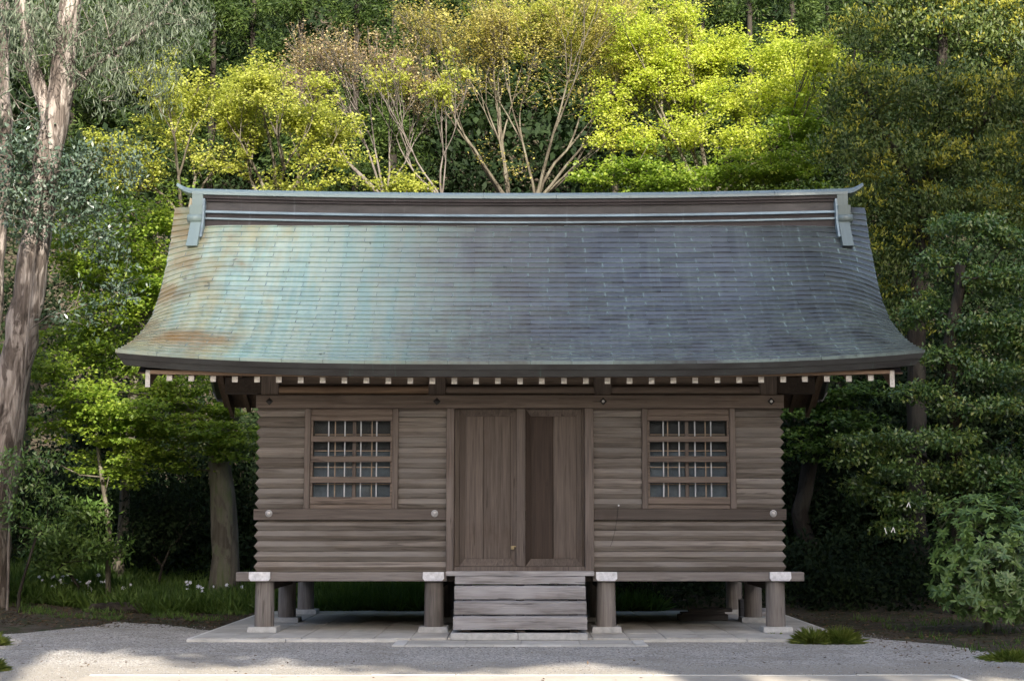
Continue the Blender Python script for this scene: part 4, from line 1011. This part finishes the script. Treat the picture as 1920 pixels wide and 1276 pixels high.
tree('camellia_tree', 'glossy camellia-like tree in spreading tiers beside the right end of the eaves', 'tree', (b_[0], 4.6),
     [(pp([(1800, 980), (1790, 820), (1780, 640), (1800, 500)], 4.6), (.14, .13, .11, .09, .05)), (pp([(1795, 900), (1720, 850), (1640, 830)], 4.3), (.05, .04, .02)), (pp([(1800, 960), (1740, 930), (1690, 920)], 4.0), (.04, .03, .015))],
     [C(1810, 425, 4.8, 75, 20), C(1890, 450, 4.6, 60, 22), C(1770, 500, 5, 60, 40, None, .7), C(1870, 530, 4.6, 80, 26), C(1740, 590, 5, 55, 40, None, .7), C(1850, 615, 4.4, 90, 20), C(1910, 640, 4.4, 60, 24), C(1770, 670, 4.6, 70, 18), C(1880, 700, 4.2, 80, 18), C(1730, 735, 4.4, 70, 16), C(1850, 765, 4, 100, 18), C(1650, 830, 4.0, 90, 17), C(1760, 825, 3.9, 80, 17), C(1610, 862, 4.0, 48, 14), C(1690, 885, 3.8, 70, 18), C(1610, 930, 4.2, 45, 36, None, .6), C(1720, 945, 3.7, 70, 20), C(1680, 990, 3.8, 45, 16), C(1850, 880, 4, 80, 24), C(1960, 760, 4.4, 70, 260, None, .5), C(1790, 900, 4.2, 60, 22)],
     860, 44, 'broad', .24, .085, .044, 'camellia_leaf', 'dark_bark', .5, 42, top=.7)
b_ = P(1850, 1180, .6)
tree('rhododendron_bush', 'rhododendron bush with long leathery leaves in whorls at the gravel edge', 'bush', (b_[0], .6),
     [([(b_[0]+.05, .6, .3), (b_[0]+.1, .6, .6)], (.05, .045, .03))],
     [C(1840, 1000, .4, 95, 75), C(1900, 960, .6, 70, 65), C(1800, 1080, .2, 60, 65), C(1870, 1090, 0, 70, 70), C(1930, 1060, .2, 50, 110), C(1815, 960, .6, 45, 40, None, .7)],
     150, 1, 'broad', .05, .05, .02, 'rhodo_leaf', 'maple_bark', .8, 43, shell=4)
# its leaves stand in whorls
rh = bpy.data.objects['rhododendron_bush']; cr = [c_ for c_ in rh.children if c_.name.startswith('crown')][0]
rg = np.random.default_rng(5); lob = [C(1840, 1000, .4, 100, 78), C(1900, 960, .6, 75, 68), C(1800, 1080, .2, 62, 68), C(1870, 1090, 0, 72, 72), C(1930, 1060, .2, 55, 110), C(1815, 960, .6, 48, 42)]
cen = lobe_pts(lob, 640, rg, 5); mid = np.array(C(1860, 1040, .6, 1, 1)[0]); ax = unit(unit(cen - mid) + np.array([0, -.2, .7])); nl = 11
c_ = np.repeat(cen, nl, 0); a_ = np.repeat(ax, nl, 0); sd = unit(np.cross(a_, rg.normal(size=a_.shape))); up_ = rg.uniform(-.15, .55, (len(c_), 1))
d = unit(sd + a_*up_); old = cr.data; k = len(c_)
cr.data = leaf_mesh('crown', c_, d, a_, rg.uniform(.085, .14, k), rg.uniform(.028, .042, k), True, .18); cr.data.materials.append(M['rhodo_leaf'])

# ------------------------------------------------------------------ conifers high on the hillside
ced = [(395, 22, 0, -30, 150), (470, 24, -40, -20, 140), (560, 21, -40, 10, 150), (665, 20, 20, 40, 130), (735, 22, -20, 30, 120), (800, 25, -80, 0, 130), (1250, 24, -60, 0, 120), (1320, 21, 40, 60, 90), (1410, 20.5, 20, 50, 90), (1490, 21.5, 0, 40, 100), (1560, 24, -60, 20, 130), (1000, 27, -150, -60, 200), (1130, 27, -150, -60, 200), (250, 24, -60, 60, 160), (130, 23, -60, 60, 160)]
CL = ['cedar with sunlit rounded tufts behind the eucalyptus leaves', 'dark cedar just right of the hanging eucalyptus leaves', 'sunlit cedar over the gap between two yellow-green maples', 'cedar with fresh green billows above the pinkish bare maple', 'cedar whose tufts touch the golden maple crown on its left', 'dark cedar far up the slope above the golden maple', 'dark cedar peeping between golden and lime-yellow maple tops', 'pale green cedar tips over the lime-yellow dome, left one', 'pale green cedar tips over the middle of the lime-yellow dome', 'pale green cedar tips where the lime dome meets the evergreen', 'dark cedar behind the big evergreen with yellowish shoots', 'tall dark cedar hidden behind the golden maple crown', 'tall dark cedar behind the right half of the golden crown', 'dark cedar behind the long eucalyptus branch', 'dark cedar straight behind the eucalyptus fork']
for i, (px, Y, y0, y1, hgt) in enumerate(ced):
    bx = P(px, 300, Y)[0]; g0 = gh(bx, Y); lobes = []
    rg = np.random.default_rng(300+i)
    top_z = P(px, y0-20, Y)[2]; nz = 9
    for k in range(nz):
        zz = g0 + 1.2 + (top_z-g0-1.0)*k/(nz-1); wr = (1.9 - 1.25*k/(nz-1))
        for q_ in range(2):
            an = rg.uniform(0, 6.28); lobes.append(WL(bx + wr*.6*math.cos(an), Y + wr*.6*math.sin(an), zz + rg.normal(0, .2), wr*.55, wr*.55, .55))
    tree('cedar_tree', CL[i], 'tree', (bx, Y), [([(bx, Y, g0 + (top_z-g0)*.5), (bx, Y, top_z)], (.10, .07, .02))], lobes, 210, 64, 'needle', .36, .17, .042, 'cedar_leaf', 'dark_bark', .7, 200+i, 'cedars on the hillside')

# ------------------------------------------------------------------ thicket on the slope and undergrowth: uncountable leaves
def thicket(name, label, cat, x0, x1, y0, y1, hmax, n, nl, mat, seed, rs=.5, L=.2, W=.10, avoid=None):
    rg = np.random.default_rng(seed); x = rg.uniform(x0, x1, n); y = rg.uniform(y0, y1, n); ok = np.ones(n, bool) if avoid is None else avoid(x, y)
    x, y = x[ok], y[ok]; z = ground_h(x, y) + hmax*rg.random(len(x))**1.2*(.6 + .4*np.sin(x*1.7+seed)*np.sin(y*1.3))
    pos, d, nr, ll, ww = leaves_at(np.stack([x, y, z], -1), nl, rg, 'broad', rs, L, W, .7)
    o = link(name, leaf_mesh(name, pos, d, nr, ll, ww), M[mat]); tag(o, label, cat, kind='stuff'); return o
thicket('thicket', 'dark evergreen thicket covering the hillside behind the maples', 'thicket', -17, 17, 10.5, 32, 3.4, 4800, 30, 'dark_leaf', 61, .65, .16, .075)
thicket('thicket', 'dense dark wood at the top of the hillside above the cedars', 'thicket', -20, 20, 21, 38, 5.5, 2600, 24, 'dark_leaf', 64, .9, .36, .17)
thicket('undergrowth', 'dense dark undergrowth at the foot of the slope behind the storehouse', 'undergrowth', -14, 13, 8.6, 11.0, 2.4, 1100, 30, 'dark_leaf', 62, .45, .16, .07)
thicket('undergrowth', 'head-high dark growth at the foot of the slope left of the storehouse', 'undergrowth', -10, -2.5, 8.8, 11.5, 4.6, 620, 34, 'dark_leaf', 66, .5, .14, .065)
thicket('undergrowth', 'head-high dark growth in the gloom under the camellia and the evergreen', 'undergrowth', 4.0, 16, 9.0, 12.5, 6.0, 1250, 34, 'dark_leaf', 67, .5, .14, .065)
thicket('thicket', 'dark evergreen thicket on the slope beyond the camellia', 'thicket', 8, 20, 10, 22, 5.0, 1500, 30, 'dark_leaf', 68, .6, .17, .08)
thicket('undergrowth', 'knee-high dark growth added behind the paving to block rear light', 'undergrowth', .2, 6.5, 5.7, 8.6, 1.1, 420, 30, 'dark_leaf', 65, .3, .11, .05)  # added to keep light from the rear out from under the floor
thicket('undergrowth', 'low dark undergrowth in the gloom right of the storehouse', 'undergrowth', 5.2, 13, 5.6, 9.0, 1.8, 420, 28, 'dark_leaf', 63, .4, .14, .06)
def shrub(name, label, px, Y, lobes, nsub, nleaf, mat, seed, L=.10, W=.045, rs=.26, cat='shrub'):
    b0 = P(px, 1000, Y)[0]
    tree(name, label, cat, (b0, Y), [([(b0, Y, gh(b0, Y)+.3)], (.03, .02))], lobes, nsub, nleaf, 'broad', rs, L, W, mat, 'dark_bark', .6, seed)
shrub('evergreen_shrub', 'dark glossy shrub reaching over the foot of the eucalyptus trunk', 40, 4.2, [C(30, 860, 4.2, 45, 14), C(85, 860, 4.2, 50, 12), C(60, 905, 4.2, 60, 14), C(105, 930, 4.4, 40, 14), C(20, 950, 4.3, 40, 18), C(60, 985, 4.4, 60, 22)], 60, 24, 'rhodo_leaf', 71, .10, .04)
shrub('green_shrub', 'leafy mid-green shrub between the eucalyptus and the thin sapling', 150, 6.2, [C(130, 1010, 6.2, 60, 40), C(160, 960, 6.2, 45, 30), C(190, 1030, 6.0, 50, 30), C(90, 1050, 6, 50, 30)], 80, 34, 'grass_blade', 72, .12, .045)
shrub('evergreen_shrub', 'low dark shrub between the sapling and the mossy trunk', 300, 7.4, [C(270, 1000, 7.6, 60, 50), C(340, 980, 7.8, 60, 60), C(310, 930, 8, 70, 40)], 90, 34, 'dark_leaf', 73, .11, .04)

# grass bank left of and behind the storehouse
def blades(name, x, y, h, wdt, mat, rg, lean=.45):
    n = len(x); z = ground_h(x, y) - .01; p0 = np.stack([x, y, z], -1); d = unit(np.stack([rg.normal(0, lean, n), rg.normal(0, lean, n), np.ones(n)], -1))
    return leaf_mesh(name, p0, d, rg.normal(size=(n, 3)), h*rg.uniform(.5, 1.3, n), wdt*rg.uniform(.7, 1.3, n), True, .35)
rg = np.random.default_rng(81); n = 56000; x = rg.uniform(-13, 2.5, n); y = 5.2 + 4.5*rg.random(n)**1.3
pt = np.sin(x*1.9+.5)*np.sin(y*2.3) + .5*np.sin(x*4.1+y*3.0); ok = (pt > -.75) & ((y > 5.4 + .2*np.sin(x*1.3)) | (x > -4.6)); x, y = x[ok], y[ok]
tag(link('grass', blades('grass', x, y, .34, .016, 'grass_blade', rg), M['grass_blade']), 'long green grass on the bank left of and behind the storehouse', 'grass', kind='stuff')
n = 4500; x = np.concatenate([rg.uniform(5.6, 11, n), rg.uniform(-13, -4.8, 5000)]); y = np.concatenate([rg.uniform(-3.4, 4, n), rg.uniform(3.2, 5.7, 5000)])
pt = np.sin(x*2.9+.5)*np.sin(y*3.3) + .5*np.sin(x*5.1+y*3.0); ok = pt > .35; x, y = x[ok], y[ok]
tag(link('grass', blades('grass', x, y, .12, .010, 'grass_blade', rg), M['grass_blade']), 'short sparse grass on the bare earth at the court edges', 'grass', kind='stuff')
# dead leaves
n = 11000; x = np.concatenate([rg.uniform(4.7, 11, n//2), rg.uniform(-12, -4.7, n//2)]); y = np.concatenate([rg.uniform(-4.2, 6.5, n//2), rg.uniform(1.6, 6.2, n//2)])
z = ground_h(x, y) + .012; pos = np.stack([x, y, z], -1); d = np.stack([rg.normal(size=n), rg.normal(size=n), rg.normal(0, .12, n)], -1); nr = np.tile([0, 0, 1.0], (n, 1)) + rg.normal(0, .25, (n, 3))
tag(link('leaf_litter', leaf_mesh('leaf_litter', pos, d, nr, rg.uniform(.03, .075, n), rg.uniform(.015, .035, n)), M['litter']), 'brown dead leaves scattered over the bare earth', 'leaf litter', kind='stuff')
n2 = 420; x = rg.uniform(-9, 8.5, n2); y = rg.uniform(-9, 1.2, n2); ok = (np.abs(x) > 4.7) | (y < -2.1); x, y = x[ok], y[ok]; n2 = len(x)
d = np.stack([rg.normal(size=n2), rg.normal(size=n2), rg.normal(0, .2, n2)], -1)
tag(link('leaf_litter', leaf_mesh('leaf_litter', np.stack([x, y, np.full(n2, GZ+.022)], -1), d, np.tile([0, 0, 1.0], (n2, 1)) + rg.normal(0, .3, (n2, 3)), rg.uniform(.03, .07, n2), rg.uniform(.014, .03, n2)), M['litter']), 'few brown leaves blown onto the gravel and the sand', 'leaf litter', kind='stuff')
# loose pebbles
n = 26000; x = rg.uniform(-9.5, 8.5, n); y = -9.5 + 12*rg.random(n); ok = ((np.abs(x) > 4.75) | (y < -2.05)) & ~((np.abs(x) < 4.68) & (y < -5.9)) & (y < np.where(x < -4.6, 2.0, np.where(x > 5.2, -3.5+(6-x), .4))) ; x, y = x[ok], y[ok]; n = len(x)
rr = rg.uniform(.004, .013, n)[:, None]; tet = np.array([[1, 0, -.2], [-.2, .95, -.2], [-.9, -.1, -.2], [.1, -1, -.2], [.05, .02, .55]])
v = tet[None]*rr[..., None]*rg.uniform(.6, 1.3, (n, 5, 1)) + np.stack([x, y, np.full(n, GZ+.013)], -1)[:, None]
ft = np.array([[0, 1, 4], [1, 2, 4], [2, 3, 4], [3, 0, 4]]); fc = (np.arange(n)[:, None, None]*5 + ft[None]).reshape(-1, 3)
t = NT('pebble'); rnd = t.n('NewGeometry').outputs['Random Per Island']; t.principled(t.ramp(rnd, [(0, (.10, .10, .105)), (.5, (.26, .255, .25)), (1, (.55, .54, .52))]), .85, None, .25); M['pebble'] = t.m
tag(link('pebbles', np_mesh('pebbles', v.reshape(-1, 3), fc), M['pebble']), 'loose grey pebbles scattered over the gravel yard', 'pebbles', kind='stuff')

# tufts of grass at the court edge
def tuft(label, X, Y, rad, h, n, seed, mat='tuft_blade'):
    rg = np.random.default_rng(seed); z = gh(X, Y); e = rg.normal(0, rad*.35, (n, 2)); p0 = np.stack([X + e[:, 0], Y + e[:, 1], np.full(n, z)], -1)
    d = np.stack([e[:, 0]/rad*1.6 + rg.normal(0, .25, n), e[:, 1]/rad*1.6 + rg.normal(0, .25, n), np.ones(n)], -1)
    me = leaf_mesh('grass_tuft', p0, d, rg.normal(size=(n, 3))*.3 + np.array([0, 0, 1.0]), h*rg.uniform(.6, 1.3, n), np.full(n, .0055), True, .5)
    o = link('grass_tuft', me, M[mat]); recentre(o, me, (X, Y, z)); tag(o, label, 'grass tuft', 'grass tufts at the court edge')
for lb, px, py, rd, h, n, sd in (('yellow-green grass tuft at the right front corner of the paving, next to the post', 1515, 1201, .14, .20, 330, 1), ('grass tuft touching the corner one, on the side away from the paving', 1566, 1201, .16, .21, 380, 2),
                              ('bright grass tuft on the gravel at the eucalyptus side, farther from the path', 0, 1205, .12, .17, 200, 3), ('sunlit grass tuft on the gravel beside the left end of the sand path', -6, 1252, .12, .16, 200, 4),
                              ('low grass tuft in front of the rhododendron bush', 1880, 1232, .3, .14, 300, 5), ('small weed sprouting from the slab edge before the right corner post', 1448, 1190, .06, .09, 26, 6)):
    dpt = F*(CAMZ-GZ)/(py-975); Y = CAMY + dpt; tuft(lb, (px-CX)*dpt/F, Y, rd, h, int(n*2.6), sd)
# white flowers in the grass bank
mb = MB()
for k in range(6):
    a = k*math.pi/3; mb.add([(0, 0, 0), (.03*math.cos(a-.45), .03*math.sin(a-.45), .012), (.052*math.cos(a), .052*math.sin(a), .002), (.03*math.cos(a+.45), .03*math.sin(a+.45), .012)], [(0, 1, 2, 3)])
mb.sweep([[(.003*math.cos(q_), .003*math.sin(q_), z_) for q_ in (0, 2.1, 4.2)] for z_ in (-.34, 0)])
fm = mb.mesh('white_flower'); fm.materials.append(M['petal']); rg = np.random.default_rng(9)
for k in range(34):
    px = rg.choice([rg.normal(165, 28), rg.normal(115, 22), rg.normal(370, 12), rg.uniform(90, 470)]); Y = rg.uniform(5.9, 7.2); X = P(px, 1080, Y)[0]
    o = bpy.data.objects.new('white_flower', fm); COL.objects.link(o); o.location = (X, Y, gh(X, Y) + .33 + rg.uniform(-.05, .08)); o.rotation_euler = (R(50)+rg.normal(0, .3), rg.normal(0, .3), rg.uniform(-.6, .6)); s_ = rg.uniform(.55, 1.0); o.scale = (s_, s_, s_)
    tag(o, 'small white flower on a thin stalk in the grass bank by the eucalyptus', 'flower', 'white flowers in the grass bank')
# rotting log
X, Y = P(212, 1140, 5.4)[0], 5.3
rings = []
for u in np.linspace(0, 1, 14):
    x_ = X - .42 + 1.0*u; rad = .12*(1 - .45*abs(u-.45)**1.5) * (.6 if u in (0, 1) else 1); rings.append([(x_, Y + rad*1.2*math.cos(a)*random.uniform(.85, 1.1) + .1*u, GZ + rad*.75 + rad*math.sin(a)*random.uniform(.8, 1.1)) for a in np.linspace(0, 2*math.pi, 13)[:-1]])
lg = MB().sweep(rings).build('fallen_log', M['dark_bark'], None); tag(lg, 'short rotting log lying on the earth at the grass edge', 'log')
# things stored below the floor and behind
for i, (x0, x1, y0, y1, z0, z1, lb) in enumerate(((2.55, 3.35, 2.5, 2.75, .0045, .10, 'grey timber offcut lying flat under the floor, lowest of the little stack'), (2.6, 3.3, 2.48, 2.8, .104, .135, 'thin board resting on the timber offcut under the floor'), (2.72, 3.42, 2.5, 2.72, .139, .19, 'top board of the little stack under the floor'))):
    o = MB().box(x0, x1, y0, y1, z0, z1, .006).build('stored_board', M['sill_wood']); tag(o, lb, 'board', 'boards stored under the floor')
o = MB().box(3.55, 3.66, 2.6, 2.75, .0045, .33, .01).build('stored_block', M['sill_wood']); tag(o, 'upright wooden block on the slabs by the inner right posts', 'block')
o = MB().box(3.95, 4.42, 3.6, 4.9, .0045, .07, .02).build('stored_plank', M['step_wood']); tag(o, 'wide grey plank lying on the slabs behind the right corner post', 'plank')
be = empty('low_bench', (1.9, 6.3, gh(1.9, 6.3))); tag(be, 'dark low bench on the grass, seen beneath the floor', 'bench'); gz0 = gh(1.9, 6.3)
MB().box(1.2, 2.9, 6.15, 6.45, .66, .74, .006).build('seat', M['dark_wood'], be)
for xx in (1.62, 2.5): MB().box(xx-.04, xx+.04, 6.2, 6.4, gh(xx, 6.3)-.03, .658).build('leg', M['dark_wood'], be)
# paper fortunes knotted on the camellia
for lb, px, py in (('white paper strip knotted on a camellia twig, the highest of three', 1704, 946), ('white paper strip hanging straight down from the camellia', 1659, 994), ('small white paper knot beside the hanging strip', 1675, 993)):
    X, Y, Z = P(px, py, 3.1); m = .045
    mb = MB().prism([(X-.008, Y, Z+m), (X+.008, Y, Z+m), (X+.030, Y-.01, Z-m), (X+.014, Y-.01, Z-m)], [(X-.008, Y+.004, Z+m), (X+.008, Y+.004, Z+m), (X+.030, Y-.006, Z-m), (X+.014, Y-.006, Z-m)])
    if '1659' not in str(px): mb.prism([(X-.012, Y-.008, Z+m*.8), (X+.006, Y-.008, Z+m*.9), (X-.030, Y-.008, Z-m*.9), (X-.045, Y-.008, Z-m*.7)], [(X-.012, Y-.004, Z+m*.8), (X+.006, Y-.004, Z+m*.9), (X-.030, Y-.004, Z-m*.9), (X-.045, Y-.004, Z-m*.7)])
    o = mb.build('paper_strip', M['paper']); tag(o, lb, 'paper strip', 'paper strips on the camellia')
